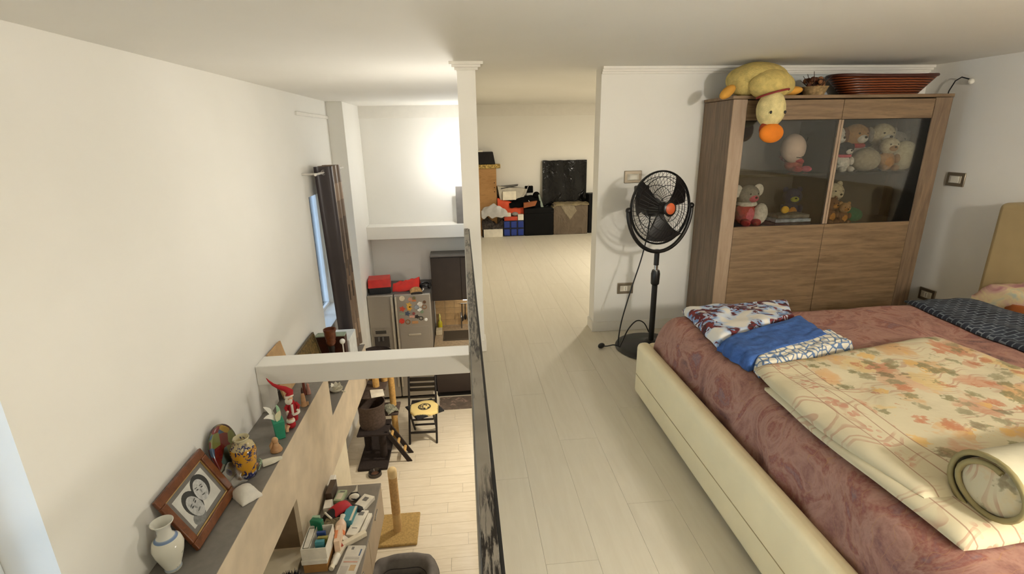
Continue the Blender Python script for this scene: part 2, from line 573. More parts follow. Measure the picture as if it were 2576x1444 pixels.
def vase2_paint():
    t = NT('painted_yellow_majolica')
    co = t.co()
    sp = t.n('ShaderNodeSeparateXYZ'); t.l(co, sp.inputs[0])
    z = sp.outputs[2]
    base = t.ramp(z, [(0, c(120, 120, 140)), (.012, c(176, 172, 168)), (.035, c(206, 150, 40)), (.2, c(212, 158, 44)), (.205, c(198, 182, 140)), (.25, c(206, 196, 160))], 'CONSTANT')
    v = t.noise(co, 34, 3, 1.6)
    v2 = t.noise(co, 16, 1)
    mm = t.n('ShaderNodeMath', operation='MULTIPLY')
    t.l(t.ramp(v, [(.50, (0, 0, 0, 1)), (.55, (1, 1, 1, 1))]), mm.inputs[0])
    t.l(t.ramp(v2, [(.45, (0, 0, 0, 1)), (.52, (1, 1, 1, 1))]), mm.inputs[1])
    t.base(t.mix(mm.outputs[0], base, c(44, 48, 92)), .18)
    return t.m
YV = vase2_paint()
lathe_thing('vase', 'yellow majolica vase with dark blue flowers and white neck', 'vase', (-1.405, 2.79, -.554),
            [('body', [(0, 0), (.044, 0), (.050, .006), (.052, .02), (.056, .06), (.066, .12), (.073, .17), (.071, .20), (.060, .225), (.046, .238), (.040, .245), (.040, .255), (.047, .268), (.044, .272), (.035, .262), (.033, .24), (0, .2)], YV)])

# photo frame leaning on the wall
MAHOG = wood('reddish_brown_wood', c(92, 48, 22), c(126, 72, 36), (2, 2, 2), .32, 8, .1)
def frame_thing(name, label, cat, y0, y1, zt, zb, xb, fw, mframe, build, xt=XL+.012, th=.022):
    top = Vector((xt, (y0+y1)/2, zt)); bot = Vector((xb, (y0+y1)/2, zb))
    zax = None
    up = (top-bot); h = up.length; up.normalize()
    xax = Vector((0, 1, 0))
    nrm = xax.cross(up)           # faces the room
    if nrm.x < 0:
        nrm = -nrm
        xax = -xax
    M = Matrix(((xax.x, up.x, nrm.x, bot.x), (xax.y, up.y, nrm.y, bot.y), (xax.z, up.z, nrm.z, bot.z), (0, 0, 0, 1)))
    t = thing(name, label, cat, M=M)
    wd = y1-y0
    if fw:
        for nm, (a, b, cc, d) in (('frame_rail', (-wd/2, wd/2, 0, fw)), ('frame_rail', (-wd/2, wd/2, h-fw, h)), ('frame_stile', (-wd/2, -wd/2+fw, fw, h-fw)), ('frame_stile', (wd/2-fw, wd/2, fw, h-fw))):
            MB().bx(a, b, cc, d, 0, th).obj(nm, mframe, t, bevel=.005)
    build(t, wd, h)
    return t
def oval(cx, cy, rx, ry, rot=0, n=24):
    return [(cx+rx*math.cos(a)*math.cos(rot)-ry*math.sin(a)*math.sin(rot), cy+rx*math.cos(a)*math.sin(rot)+ry*math.sin(a)*math.cos(rot)) for a in [2*PI*i/n for i in range(n)]]
def portrait(t, wd, h):
    f = .047
    MB().bx(-wd/2+f, wd/2-f, f, h-f, .002, .006).obj('mat_board', mat('grey_mat_board', c(116, 112, 106), .8), t, smooth=0)
    gold = mat('gilt_edge', c(196, 164, 104), .3, .5)
    i0, i1, j0, j1 = -wd/2+f, wd/2-f, f, h-f
    for a, b, cc, d in ((i0, i1, j0, j0+.007), (i0, i1, j1-.007, j1), (i0, i0+.007, j0, j1), (i1-.007, i1, j0, j1)):
        MB().bx(a, b, cc, d, .004, .012).obj('inner_edge', gold, t, smooth=0)
    q = .032
    pw = MB().bx(i0+q, i1-q, j0+q, j1-q, .006, .0068).obj('photo_print', mat('photo_paper', c(206, 204, 194), .5), t, smooth=0)
    G = lambda v: mat('print_grey_%d' % v, c(v, v, v-4), .6, var=.12, scale=60)
    cy = h/2
    z = .0068
    def pat(nm, poly, g, lv):
        MB(T(0, 0, z)).prism(poly, .0004*lv).obj(nm, G(g), pw, smooth=0)
    k = 1.25
    def pp(nm, x, y, rx, ry, r, g, lv, n=24):
        pat(nm, oval(x*k, cy+y*k, rx*k, ry*k, r, n), g, lv)
    pp('print_hair', -.040, .000, .050, .062, .25, 52, 1)
    pp('print_coat', -.058, -.060, .042, .028, 0, 120, 1)
    pp('print_face', -.040, -.016, .037, .053, .25, 178, 2)
    pp('print_hair', .046, .020, .054, .056, -.3, 44, 3)
    pp('print_face', .036, .010, .039, .049, -.25, 188, 4)
    for fx, fy, s in ((-.040, -.006, .25), (.036, .018, -.25)):
        for e in (-1, 1):
            pp('print_eye', fx+e*.014, fy+e*.014*math.sin(s), .007, .003, s, 60, 5, 10)
            pp('print_brow', fx+e*.015, fy+.010+e*.014*math.sin(s), .010, .002, s, 84, 5, 10)
        pp('print_nose', fx-.002, fy-.013, .004, .010, s, 146, 5, 10)
        pp('print_mouth', fx+.004*(1 if s > 0 else -1), fy-.031, .012, .003, s, 96, 5, 10)
frame_thing('photo_frame', 'brown wooden photo frame with a black and white portrait of two people', 'photo frame', 2.19, 2.64, -.248, -.553, -1.425, .047, MAHOG, portrait)

def plain_panel(m, edge=None):
    def f(t, wd, h):
        MB().bx(-wd/2, wd/2, 0, h, 0, .016).obj('board', m, t, smooth=0, bevel=.002)
    return f
frame_thing('wooden_board', 'plain tan board leaning on the wall behind the beam', 'board', 3.74, 4.03, -.165, -.553, -1.50, 0, None, plain_panel(mat('tan_mdf', c(196, 160, 112), .6)))
OLDGOLD = mat('old_gold_relief', c(112, 92, 52), .5, .2, var=.4, scale=40, bump=.5, bscale=60)
def relief(t, wd, h):
    MB().bx(-wd/2+.012, wd/2-.012, .012, h-.012, .004, .012).obj('relief_picture', OLDGOLD, t, smooth=0)
frame_thing('relief_picture', 'dark gold relief picture leaning on the wall on the low shelf', 'picture', 4.22, 4.88, -.43, -.966, -1.46, .014, mat('bronze_frame', c(98, 84, 54), .4, .3), relief)

# clear bag with patchwork print behind the yellow vase
def patch_mat():
    t = NT('patchwork_print')
    co = t.co((1, 1, 1))
    v = t.n('ShaderNodeTexVoronoi'); v.inputs['Scale'].default_value = 15
    t.l(co, v.inputs['Vector'])
    s = t.n('ShaderNodeSeparateColor'); t.l(v.outputs['Color'], s.inputs[0])
    t.base(t.ramp(s.outputs[0], [(0, c(150, 50, 44)), (.22, c(150, 152, 84)), (.38, c(84, 120, 160)), (.50, c(186, 182, 160)), (.64, c(146, 44, 44)), (.80, c(116, 146, 140)), (.93, c(206, 164, 60))], 'CONSTANT'), .22)
    return t.m
arch = [(-.11, 0), (.11, 0), (.12, .20)]+[(.12*math.cos(a), .20+.15*math.sin(a)) for a in [PI*i/14 for i in range(1, 14)]]+[(-.12, .20)]
Mp = T(-1.50, 2.80, -.553) @ RZ(PI/2-.12) @ RX(PI/2-.17)
t = thing('patchwork_bag', 'arched clear bag of patchwork cloth leaning between the photo frame and yellow vase', 'bag', M=Mp)
MB().prism([(x*.94, y*.96+.004) for x, y in arch], .02, T(0, 0, .004)).obj('patchwork', patch_mat(), t, bevel=.006)
MB().prism(arch, .03).obj('clear_sleeve', glass('clear_plastic', (.92, .92, .9, 1), .05, .15), t, bevel=.008)
MB(T(-.06, .06, .034)).ell((0, 0, 0), (.018, .032, .006), 12, 7, RZ(.6)).obj('bow', mat('blue_satin', c(48, 76, 140), .3), t)
MB(T(-.072, .085, .036)).ell((0, 0, 0), (.008, .008, .005), 10, 6).obj('button', mat('black_plastic', c(16, 16, 18), .35), t)

# tulle favour bag: clear top, white filled bottom
t = thing('favour_bag', 'small clear bag with white filling lying across the photo frame corner', 'bag', (-1.345, 2.60, -.553), -.75)
MB().sheet(12, 10, lambda u, v: (-.075+.16*u, -.058+.116*v, .012+.055*math.sin(PI*u)**.6*math.sin(PI*v)**.6+.004*noise.noise(Vector((u*5, v*5, 1)))), (0, 0, -.012)).obj('filled_part', mat('white_tulle', c(226, 220, 206), .5, bump=.3, bscale=90), t, smooth=70)
MB().sheet(10, 8, lambda u, v: (-.070-.15*u, (-.055+.11*v)*(1-.45*math.sin(PI*min(u*2.2, 1)))*(1+.5*u), .04+.075*u+.012*noise.noise(Vector((u*6, v*6, 4)))), (0, 0, -.002)).obj('clear_top', glass('crinkled_film', (.90, .87, .83, 1), .18, .25), t, smooth=70)
MB().ell((.03, -.03, .035), (.014, .012, .008), 10, 6).obj('lilac_bead', mat('lilac', c(108, 84, 140), .4), t)

# shoe-shaped favour with green ribbon
t = thing('shoe_ornament', 'cream porcelain slipper favour tied with pale green ribbon', 'ornament', (-1.30, 2.90, -.554), .55)
MB().sheet(14, 8, lambda u, v: (-.055+.12*u, (-.02+.04*v)*(1-.75*max(0, u-.55)/.45)*(1.15), .012+.024*(1-u)**.6*(1-(2*v-1)**2)**.5+.008), (0, 0, -.014)).obj('slipper', mat('cream_porcelain', c(226, 220, 198), .2), t, smooth=70)
MB().cyl((-.05, 0, .02), (-.052, 0, 0), .004).obj('heel', mat('cream_porcelain', c(226, 220, 198), .2), t)
rb = mat('pale_green_ribbon', c(166, 190, 158), .4)
for s in (-1, 1):
    MB().tube([(-.05, 0, .038), (-.062, s*.018, .05), (-.075, s*.030, .042), (-.064, s*.014, .034), (-.05, 0, .038)], .004, 6).obj('ribbon_loop', rb, t)
MB().tube([(-.05, 0, .038), (-.07, -.02, .02), (-.085, -.03, .003)], .003, 6).obj('ribbon_tail', rb, t)
MB().ell((-.085, .012, .02), .012, 10, 7).obj('sugar_flower', mat('peach', c(206, 150, 116), .6), t)

# bird whistle of pale wood
PINE = wood('pale_turned_wood', c(188, 142, 96), c(206, 164, 118), (1, 1, 3), .45, 12, .05)
t = thing('wooden_bird', 'small pale wooden bird whistle on the shelf in front of the green box', 'ornament', (-1.316, 3.035, -.554), .9)
MB().lathe([(0, 0), (.038, 0), (.040, .006), (.033, .022), (.022, .045), (.017, .062)], 24).obj('body', PINE, t, smooth=60)
MB().ell((0, 0, .078), (.021, .021, .024), 14, 9).obj('head', PINE, t)
MB().tube([(-.015, .005, .075), (-.028, .01, .05), (-.030, .012, .025)], [.008, .011, .006], 8).obj('wing', PINE, t)
MB().cyl((.02, -.008, .045), (.0235, -.0095, .045), .004, n=8).obj('hole', mat('dark_hole', c(60, 34, 20), .8), t)

# green gift box with white feathers
GREEN = mat('mint_green_card', c(44, 150, 116), .5)
t = thing('gift_box', 'mint green gift box stuffed with white leaf shaped tissue', 'box', (-1.345, 3.20, -.554), .5)
MB().hexa([(-.028, -.036, 0), (.028, -.036, 0), (.028, .036, 0), (-.028, .036, 0)], [(-.036, -.044, .135), (.036, -.044, .135), (.036, .044, .135), (-.036, .044, .135)]).obj('carton', GREEN, t, bevel=.002)
WHT = mat('white_tissue', c(232, 228, 214), .6)
LGR = mat('pale_green_tissue', c(150, 190, 150), .6)
def leaf(p0, p1, p2, wdt, m, nm):
    p0, p1, p2 = Vector(p0), Vector(p1), Vector(p2)
    side = (p2-p0).cross(Vector((.5, -.7, .4))).normalized()
    def f(u, v):
        p = (1-u)**2*p0+2*u*(1-u)*p1+u*u*p2
        return p+side*(v-.5)*wdt*math.sin(PI*(.12+.88*u)*.98)**.8
    MB().sheet(9, 4, f, (.0015, 0, -.0015)).obj(nm, m, t, smooth=70)
leaf((-.01, .0, .13), (-.03, -.01, .20), (-.085, -.03, .19), .035, WHT, 'tissue_leaf')
leaf((-.01, .01, .13), (-.03, .02, .22), (-.07, .05, .235), .035, WHT, 'tissue_leaf')
leaf((.01, .0, .13), (.02, .01, .20), (.01, .03, .235), .03, LGR, 'tissue_leaf')
leaf((.0, -.02, .13), (.0, -.01, .18), (.02, -.01, .205), .045, mat('cream_tissue', c(214, 208, 170), .6), 'tissue_leaf')

# Father Christmas doll with long bent hat
RED = mat('red_felt', c(172, 22, 30), .8, bump=.3)
WOOL = mat('white_wool', c(232, 222, 204), .9, bump=.6, bscale=120)
SKIN = mat('doll_skin', c(222, 168, 130), .7)
t = thing('christmas_doll', 'Father Christmas cloth doll with a very long bent red hat', 'figurine', (-1.318, 3.42, -.554), .3)
MB().lathe([(0, .0), (.028, 0), (.030, .03), (.024, .05), (.028, .06)], 16).obj('legs', RED, t, smooth=60)
MB().lathe([(.036, .055), (.043, .06), (.044, .075), (.036, .10), (.028, .13), (.018, .155), (0, .165)], 20).obj('coat', RED, t, smooth=60)
MB().lathe([(.036, .058), (.048, .056), (.049, .072), (.040, .078)], 20).obj('coat_trim', WOOL, t, smooth=60)
MB().tube([(.0, -.040, .07), (.0, -.036, .10), (0, -.025, .14)], .009, 8).obj('front_trim', WOOL, t)
MB().ell((-.012, -.012, .185), .026, 14, 9).obj('head', SKIN, t)
MB().ell((-.018, -.026, .172), (.026, .016, .032), 12, 8, lump=.15).obj('beard', WOOL, t)
MB().ell((-.014, -.036, .190), .006, 8, 6).obj('nose', SKIN, t)
MB().tube([(-.01, -.01, .198), (-.012, -.008, .21)], [.033, .031], 14).obj('hat_trim', WOOL, t)
MB().tube([(-.008, -.01, .205), (0, 0, .232), (-.03, .0, .262), (-.07, .0, .285), (-.10, 0, .31), (-.125, 0, .345), (-.137, 0, .37)], [.028, .026, .019, .014, .010, .006, .002], 12).obj('hat', RED, t, smooth=70)
for s in (-1, 1):
    MB().tube([(s*.024, -.005, .14), (s*.045, -.018, .115), (s*.036, -.036, .098)], [.012, .011, .009], 8).obj('arm', RED, t)
    MB().ell((s*.034, -.040, .094), .010, 8, 6).obj('mitten', WOOL, t)
t = thing('christmas_figure', 'small red and white Christmas figure lying behind the green box', 'figurine', (-1.300, 3.305, -.554), -.5)
MB().ell((0, 0, .032), (.034, .03, .032), 14, 9).obj('body', RED, t)
MB().lathe([(.024, .05), (.030, .055), (.028, .07), (.020, .074)], 14).obj('collar', WOOL, t, smooth=60)
MB().ell((0, 0, .082), .020, 12, 8).obj('head', SKIN, t)
MB().lathe([(.023, .088), (.020, .096), (.012, .112), (0, .124)], 14).obj('cap', mat('dark_red_felt', c(112, 16, 22), .8), t, smooth=60)
MB().tube([(.01, -.03, .04), (.012, -.05, .025), (.02, -.06, .006)], [.010, .011, .010], 8).obj('leg', SKIN, t)
MB().tube([(-.014, -.028, .04), (-.01, -.046, .025), (-.004, -.058, .008)], [.010, .011, .010], 8).obj('leg', SKIN, t)
# two little carved figures
t = thing('carved_figure', 'pale carved wooden figure with dark tip under the beam', 'figurine', (-1.305, 3.62, -.554), .2)
MB().lathe([(0, 0), (.026, 0), (.026, .012), (.018, .018), (.017, .06), (.014, .095), (.008, .11)], 14).obj('robe', PINE, t, smooth=60)
MB().lathe([(.008, .108), (.009, .125), (.004, .15), (0, .162)], 12).obj('hood', mat('dark_brown_paint', c(70, 40, 24), .6), t, smooth=60)
MB().bx(.012, .036, -.008, .008, 0, .03).obj('foot', PINE, t, bevel=.004)
t = thing('carved_figure', 'reddish carved figure pair half hidden by the underside of the beam', 'figurine', (-1.35, 3.80, -.554), .2)
MB().lathe([(0, 0), (.016, 0), (.014, .04), (.010, .10), (.014, .125), (0, .15)], 12).obj('figure_body', mat('russet_wood', c(112, 52, 34), .6), t, smooth=60)
MB(T(.03, 0, 0)).lathe([(0, 0), (.018, 0), (.016, .03), (.010, .07), (.013, .085), (0, .10)], 12).obj('companion_body', mat('dusty_pink_paint', c(178, 128, 112), .6), t, smooth=60)
# lotus tealight holder on the low shelf
t = thing('tealight_holder', 'white lotus tealight holder on the low grey shelf', 'candle holder', (-1.335, 4.62, -.966))
LOT = mat('white_ceramic', c(222, 216, 196), .3)
MB().lathe([(0, 0), (.045, 0), (.06, .018), (.066, .03), (.060, .03), (.045, .012), (0, .010)], 20).obj('saucer', LOT, t, smooth=60)
for i in range(7):
    a = 2*PI*i/7
    ca, sa = math.cos(a), math.sin(a)
    MB().sheet(6, 4, lambda u, v: ((.018+.035*u)*ca-(v-.5)*.045*math.sin(PI*(.2+.75*u))*sa, (.018+.035*u)*sa+(v-.5)*.045*math.sin(PI*(.2+.75*u))*ca, .02+.055*u**.8), (0, 0, -.004)).obj('petal', LOT, t, smooth=70)
MB().cyl((.06, -.03, .012), (.10, -.05, .006), .006).obj('handle', LOT, t)

# dark wooden box with candlestick in front of it, white box behind
t = thing('wooden_box', 'dark red brown wooden box with pale green lid standing on the low shelf', 'box', (-1.432, 5.03, -.966))
MB().bx(-.145, .145, -.05, .05, 0, .435).obj('box_body', wood('dark_mahogany', c(52, 24, 14), c(76, 38, 22), (2, 2, 2), .35), t, bevel=.004)
MB().bx(-.148, .148, -.053, .053, .435, .448).obj('lid', mat('pale_green_paint', c(150, 164, 142), .5), t, bevel=.004)
t = thing('candlestick', 'turned brown wooden candlestick with cup top in front of the dark box', 'candle holder', (-1.405, 4.90, -.966))
CW = wood('turned_brown_wood', c(86, 42, 22), c(118, 62, 32), (2, 2, 5), .35, 10, .05)
MB().lathe([(0, 0), (.05, 0), (.052, .012), (.034, .03), (.022, .06), (.020, .20), (.034, .25), (.024, .29), (.032, .34), (.030, .375)], 22).obj('stem', mat('black_turned_wood', c(22, 18, 16), .35), t, smooth=60)
MB().lathe([(.026, .37), (.042, .395), (.050, .42), (.044, .432), (.050, .445), (.056, .48), (.056, .525), (.062, .535), (.062, .555), (.054, .557), (.048, .53), (0, .528)], 24).obj('cup', CW, t, smooth=60)
one(MB().bx(-1.58, -1.27, 5.09, 5.42, -.966, -.622), 'storage_box', mat('white_lacquer', c(226, 228, 224), .35), 'white lacquered box behind the dark wooden box by the curtain', 'box', bevel=.004)
one(MB(T(-1.30, 4.93, -.966)).lathe([(0, 0), (.014, 0), (.008, .01), (.007, .36), (.010, .37)], 14).ell((0, 0, .40), .029, 16, 10), 'ball_ornament', mat('white_gloss', c(240, 238, 232), .2), 'white ball on a stick beside the dark wooden box', 'ornament')
# curtain on a short rod by the far window
def curtain_mat():
    t = NT('brown_patch_curtain')
    co = t.co((1, 1, 1))
    b = t.n('ShaderNodeTexBrick')
    b.inputs['Scale'].default_value = 2.6
    b.inputs['Color1'].default_value = c(40, 30, 26)
    b.inputs['Color2'].default_value = c(150, 128, 106)
    b.inputs['Mortar'].default_value = c(110, 90, 74)
    b.inputs['Mortar Size'].default_value = .004
    mp = t.co((1, 1, 1), (PI/2, 0, PI/2))
    t.l(mp, b.inputs['Vector'])
    sp = t.n('ShaderNodeSeparateXYZ'); t.l(co, sp.inputs[0])
    g = t.n('ShaderNodeMath', operation='GREATER_THAN'); g.inputs[1].default_value = -.30
    t.l(sp.outputs[1], g.inputs[0])
    t.base(t.mix(g.outputs[0], c(56, 48, 48), b.outputs['Color']), .42)
    return t.m
t = thing('curtain', 'dark brown eyelet curtain with tan patches beside the far window', 'curtain', (-1.44, 5.87, -2.2))
MB().sheet(80, 24, lambda u, v: (-.085*math.cos(u*PI*5)*(1-.12*(1-v))+.045*(1-v), -.37+.02*math.sin(u*PI*10)+.42*u, 1.2+2.16*v), (.0, .004, 0)).obj('drape', curtain_mat(), t, smooth=80)
MB().tube([(-.0+.024*math.cos(a), -.325, 3.30+.024*math.sin(a)) for a in [2*PI*i/16 for i in range(16)]], .005, 6, True).obj('eyelet', mat('steel_eyelet', c(170, 168, 164), .3, .8), t)
t = thing('curtain_rod', 'white curtain rod with bracket above the far window', 'rod', (-1.44, 5.9, 1.10))
MB().cyl((0, -.66, 0), (0, .55, 0), .011, n=12).obj('pole', mat('white_rod', c(214, 208, 198), .4), t)
MB().ell((0, -.67, 0), .016, 12, 8).obj('finial', mat('white_rod', c(214, 208, 198), .4), t)
MB().cyl((-.15, -.60, 0), (0, -.60, 0), .010, n=10).obj('bracket', mat('white_rod', c(214, 208, 198), .4), t)
# ------------------------------------------------------------------ lower room: low cabinet and the things on it
CT = -1.45
t = thing('low_cabinet', 'floating taupe cabinet with grey top covered in medicines', 'cabinet', (-1.035, 3.15, -1.80))
H = .35
CABT = mat('cabinet_taupe', c(168, 150, 126), .5, var=.05, scale=5)
MB().bx(-.222, .20, -.62, .63, 0, H-.022).obj('body', CABT, t, bevel=.002)
MB().bx(-.222, .215, -.625, .635, H-.022, H).obj('top', mat('cabinet_grey_top', c(128, 120, 109), .4), t, bevel=.002)
for y in (-.615, .01):
    d = MB().bx(.20, .215, y, y+.615, .005, H-.026).obj('drawer_front', CABT, t, bevel=.002)
    MB().bx(.215, .222, y+.25, y+.37, H-.07, H-.055).obj('handle', BRASS, d, bevel=.002)
def L(x, y, z=CT):
    return (x, y, z)
WB = mat('white_carton', c(230, 224, 208), .6)
CREAM = mat('cream_paper', c(224, 214, 190), .7)
BLK = mat('black_plastic', c(16, 16, 18), .4, spec=.3)
DGREEN = mat('bottle_green_plastic', c(10, 112, 78), .3)
TEAL = mat('teal_card', c(70, 140, 150), .5)
GREYP = mat('grey_print', c(120, 116, 110), .6)
def box_thing(name, label, cat, loc, rz, size, m, prints=(), group=None, tilt=0):
    t = thing(name, label, cat, loc, rz, group)
    sx, sy, sz = size
    if not prints:
        bpy.data.objects.remove(t)
        mb = MB(T(*loc) @ RZ(rz) @ RX(tilt)).bx(-sx/2, sx/2, -sy/2, sy/2, 0, sz)
        o = MB()
        o.v, o.f = mb.v, mb.f
        return one(o, name, m, label, cat, group, bevel=.002)
    MB(RX(tilt)).bx(-sx/2, sx/2, -sy/2, sy/2, 0, sz).obj('carton', m, t, bevel=.002)
    for i, (a, b, cc, d, pm) in enumerate(prints):
        MB(RX(tilt)).bx(a*sx/2, b*sx/2, cc*sy/2, d*sy/2, sz, sz+.0008).obj('print', pm, t, smooth=0)
    return t
# white open medicine box on a wooden one
t = thing('wooden_case', 'brown cardboard case under the white medicine bin', 'box', L(-1.135, 2.98))
MB().bx(-.075, .085, -.10, .10, 0, .075).obj('case_body', mat('brown_card', c(160, 118, 66), .6), t, bevel=.003)
MB().bx(-.082, .092, -.107, .107, .075, .11).obj('case_lid', WB, t, bevel=.003)
t = thing('medicine_bin', 'open white bin holding small medicine packets', 'bin', L(-1.13, 3.00, CT+.1105), .0)
b = MB().bx(-.085, .085, -.11, .11, 0, .004)
for a in ((-.085, -.081, -.11, .11), (.081, .085, -.11, .11), (-.081, .081, -.11, -.106), (-.081, .081, .106, .11)):
    b.bx(*a, .004, .085)
b.obj('bin_walls', WB, t, smooth=0)
MB().bx(-.032, -.029, -.106, .106, .004, .082).obj('divider', WB, t, smooth=0)
for i, (x, y, sx, sy, sz, m, lb) in enumerate((( .03, -.06, .06, .03, .09, TEAL, 'teal packet at the front of the white medicine bin'), (.04, -.015, .07, .022, .085, mat('olive_card', c(150, 142, 70), .5), 'olive packet in the middle of the white medicine bin'), (.02, .03, .06, .02, .095, mat('blue_card', c(40, 70, 130), .5), 'dark blue packet in the white medicine bin'), (-.055, .0, .035, .16, .08, WB, 'long white packet in the narrow side of the medicine bin'))):
    one(MB(T(-1.13+x, 3.00+y, CT+.115) @ RX(.06*i-.1)).bx(-sx/2, sx/2, -sy/2, sy/2, 0.004, sz), 'medicine_packet', m, lb, 'packet', 'packets in the medicine bin', bevel=.001)
one(MB(T(-1.165, 3.125, CT+.115) @ RZ(-.3)).bx(-.045, .045, -.022, .022, .01, .12), 'tissue_pack', DGREEN, 'dark green glossy packet standing at the back of the medicine bin', 'packet', bevel=.008)
one(MB(T(-1.235+.03, 3.235, CT)).bx(-.028, .028, -.012, .012, 0, .17), 'card_packet', mat('pale_green_card', c(160, 190, 160), .5), 'pale green card packet against the wall unit behind the bin', 'packet', bevel=.001)
# first-aid pouch and black case
t = thing('first_aid_pouch', 'red and black first aid pouch with white stripe', 'pouch', L(-1.10, 3.42), .75)
MB().sheet(16, 12, lambda u, v: (-.105+.21*u, -.075+.15*v, .006+.085*(math.sin(PI*u)*math.sin(PI*v))**.45), (0, 0, -.006)).obj('pouch_body', mat('black_nylon', c(20, 18, 22), .7), t, smooth=70)
MB().sheet(14, 10, lambda u, v: (-.05+.15*u, -.058+.116*v, .034+.066*(math.sin(PI*(u*.8+.1))*math.sin(PI*(v*.8+.1)))**.45), (0, 0, -.02)).obj('red_flap', mat('red_nylon', c(178, 26, 36), .6), t, smooth=70)
MB().tube([(-.080, -.05, .055), (-.086, 0, .064), (-.080, .05, .055)], .008, 8).obj('stripe', WB, t)
t = thing('nylon_case', 'black nylon case with a white snap beside the red pouch', 'case', L(-.985, 3.455), -.35)
MB().sheet(14, 8, lambda u, v: (-.085+.17*u, -.04+.08*v, .006+.055*(math.sin(PI*u)*math.sin(PI*v))**.35), (0, 0, -.006)).obj('case_body', mat('black_nylon', c(20, 18, 22), .7), t, smooth=70)
MB().ell((-.02, -.01, .062), (.005, .005, .003), 8, 5).obj('snap', WB, t)
one(MB().tube([(-1.07, 3.60, CT+.01), (-1.04, 3.64, CT+.03), (-.99, 3.635, CT+.035), (-.965, 3.60, CT+.025), (-.985, 3.565, CT+.02), (-1.02, 3.57, CT+.035), (-1.04, 3.60, CT+.03)], .009, 8), 'cable', mat('black_cable', c(20, 20, 22), .5), 'looped black cable between the pouch and the thermostat box', 'cable', smooth=70)
t = thing('blood_pressure_cuff', 'crumpled white device with curved white horn on the cabinet', 'device', L(-1.015, 3.60), .3)
MB().ell((0, -.01, .03), (.045, .03, .03), 14, 8, lump=.2).obj('device_body', WB, t)
MB().tube([(-.01, .05, .01), (.03, .06, .035), (.045, .085, .075)], [.016, .012, .002], 8).obj('horn', WB, t)
box_thing('meter', 'white rounded meter with grey screen on the cabinet edge', 'device', L(-.915, 3.53), -.45, (.10, .15, .035), WB, [(-.45, .35, .0, .6, GREYP)])
box_thing('dark_box', 'dark wooden box standing against the wall unit at the far cabinet end', 'box', L(-1.205, 3.66), .0, (.05, .18, .10), mat('dark_wood_box', c(66, 50, 36), .5), [(-.8, .8, -.9, .9, mat('dark_wood_top', c(84, 64, 46), .5))])
box_thing('medicine_box', 'pale green printed medicine box beside the dark wooden box', 'box', L(-1.13, 3.63), -.12, (.075, .13, .03), mat('pale_green_print', c(176, 190, 150), .5), [(-.7, .6, -.7, .4, CREAM), (-.4, .7, .55, .8, GREYP)])
box_thing('card_box', 'small white card box by the red pouch against the wall unit', 'box', L(-1.195, 3.50), .1, (.06, .10, .06), WB)
box_thing('leaflet_box', 'long white medicine box with grey print near the cabinet edge', 'box', L(-.925, 3.30), -.18, (.085, .26, .03), WB, [(-.6, .4, .55, .85, GREYP), (-.5, .5, -.5, -.45, GREYP)])
box_thing('leaflet_box', 'narrow white box lying along the cabinet front edge', 'box', L(-.862, 3.27), -.16, (.03, .24, .03), WB)
box_thing('card_folder', 'teal and cream folder standing behind the white bottle', 'folder', L(-.995, 3.36), -.1, (.08, .16, .07), TEAL, [(.55, 1.0, -1, 1, CREAM)])
t = thing('lotion_bottle', 'white plastic bottle with orange liquid lying on the medicines', 'bottle', L(-1.04, 3.27, CT), 0)
bm_ = MB(T(0, 0, .05) @ RX(-PI/2+.25) @ T(0, 0, -.10))
bm_.lathe([(0, 0), (.035, .0), (.042, .01), (.044, .07), (.040, .10), (.022, .13), (.018, .135)], 18).obj('bottle_body', mat('peach_plastic', c(232, 200, 170), .3), t, smooth=50)
MB(T(0, 0, .05) @ RX(-PI/2+.25) @ T(0, 0, -.10)).lathe([(.018, .133), (.02, .135), (.02, .175), (0, .18)], 14).obj('cap', WB, t, smooth=50)
MB(T(0, 0, .05) @ RX(-PI/2+.25) @ T(0, 0, -.10)).lathe([(.0442, .004), (.0445, .03)], 18).obj('liquid_band', mat('orange_liquid', c(226, 130, 80), .3), t, smooth=50)
one(MB(T(-1.10, 3.30, CT)).bx(-.075, .045, -.05, .05, 0, .05), 'pill_tray', mat('mottled_tray', c(110, 98, 70), .6, var=.4, scale=60), 'mottled brown tray of pills behind the medicine bin', 'tray', bevel=.004)
t = thing('tube_box', 'long cream tube box lying across the front of the medicines', 'box', L(-.925, 3.135, CT), -.95)
MB().bx(-.02, .02, -.10, .10, 0, .038).obj('carton', CREAM, t, bevel=.004)
MB().bx(-.0202, .0202, -.1004, -.085, .0, .0385).obj('red_end', mat('red_print', c(170, 70, 50), .5), t, smooth=0)
one(MB(T(-1.0, 3.155, CT) @ RZ(.8)).bx(-.018, .018, -.055, .055, 0, .03), 'ointment_box', WB, 'small white ointment box beside the cream tube box', 'box', bevel=.002)
box_thing('sachet', 'white and orange sachet leaning on the right side of the medicine bin', 'packet', L(-1.02, 3.10), .1, (.04, .16, .12), mat('white_orange_card', c(236, 206, 176), .5), [(-1, 0, -.6, .4, mat('orange_print', c(226, 140, 90), .5))])
box_thing('thin_box', 'slim grey white box on the cabinet beside the medicine bin', 'box', L(-1.0, 3.045), -.25, (.045, .14, .03), CREAM, [(-.5, .4, -.8, -.6, GREYP)])
t = thing('white_bottle', 'small white bottle with cap lying in front of the medicine bin', 'bottle', L(-1.015, 2.935, CT+.024), -.15)
MB(RX(PI/2)).lathe([(0, -.06), (.022, -.06), (.024, -.05), (.024, .01), (.014, .03), (.014, .035)], 16).obj('bottle_body', WB, t, smooth=50)
MB(RX(PI/2)).lathe([(.017, .033), (.018, .036), (.018, .062), (0, .064)], 14).obj('cap', CREAM, t, smooth=50)
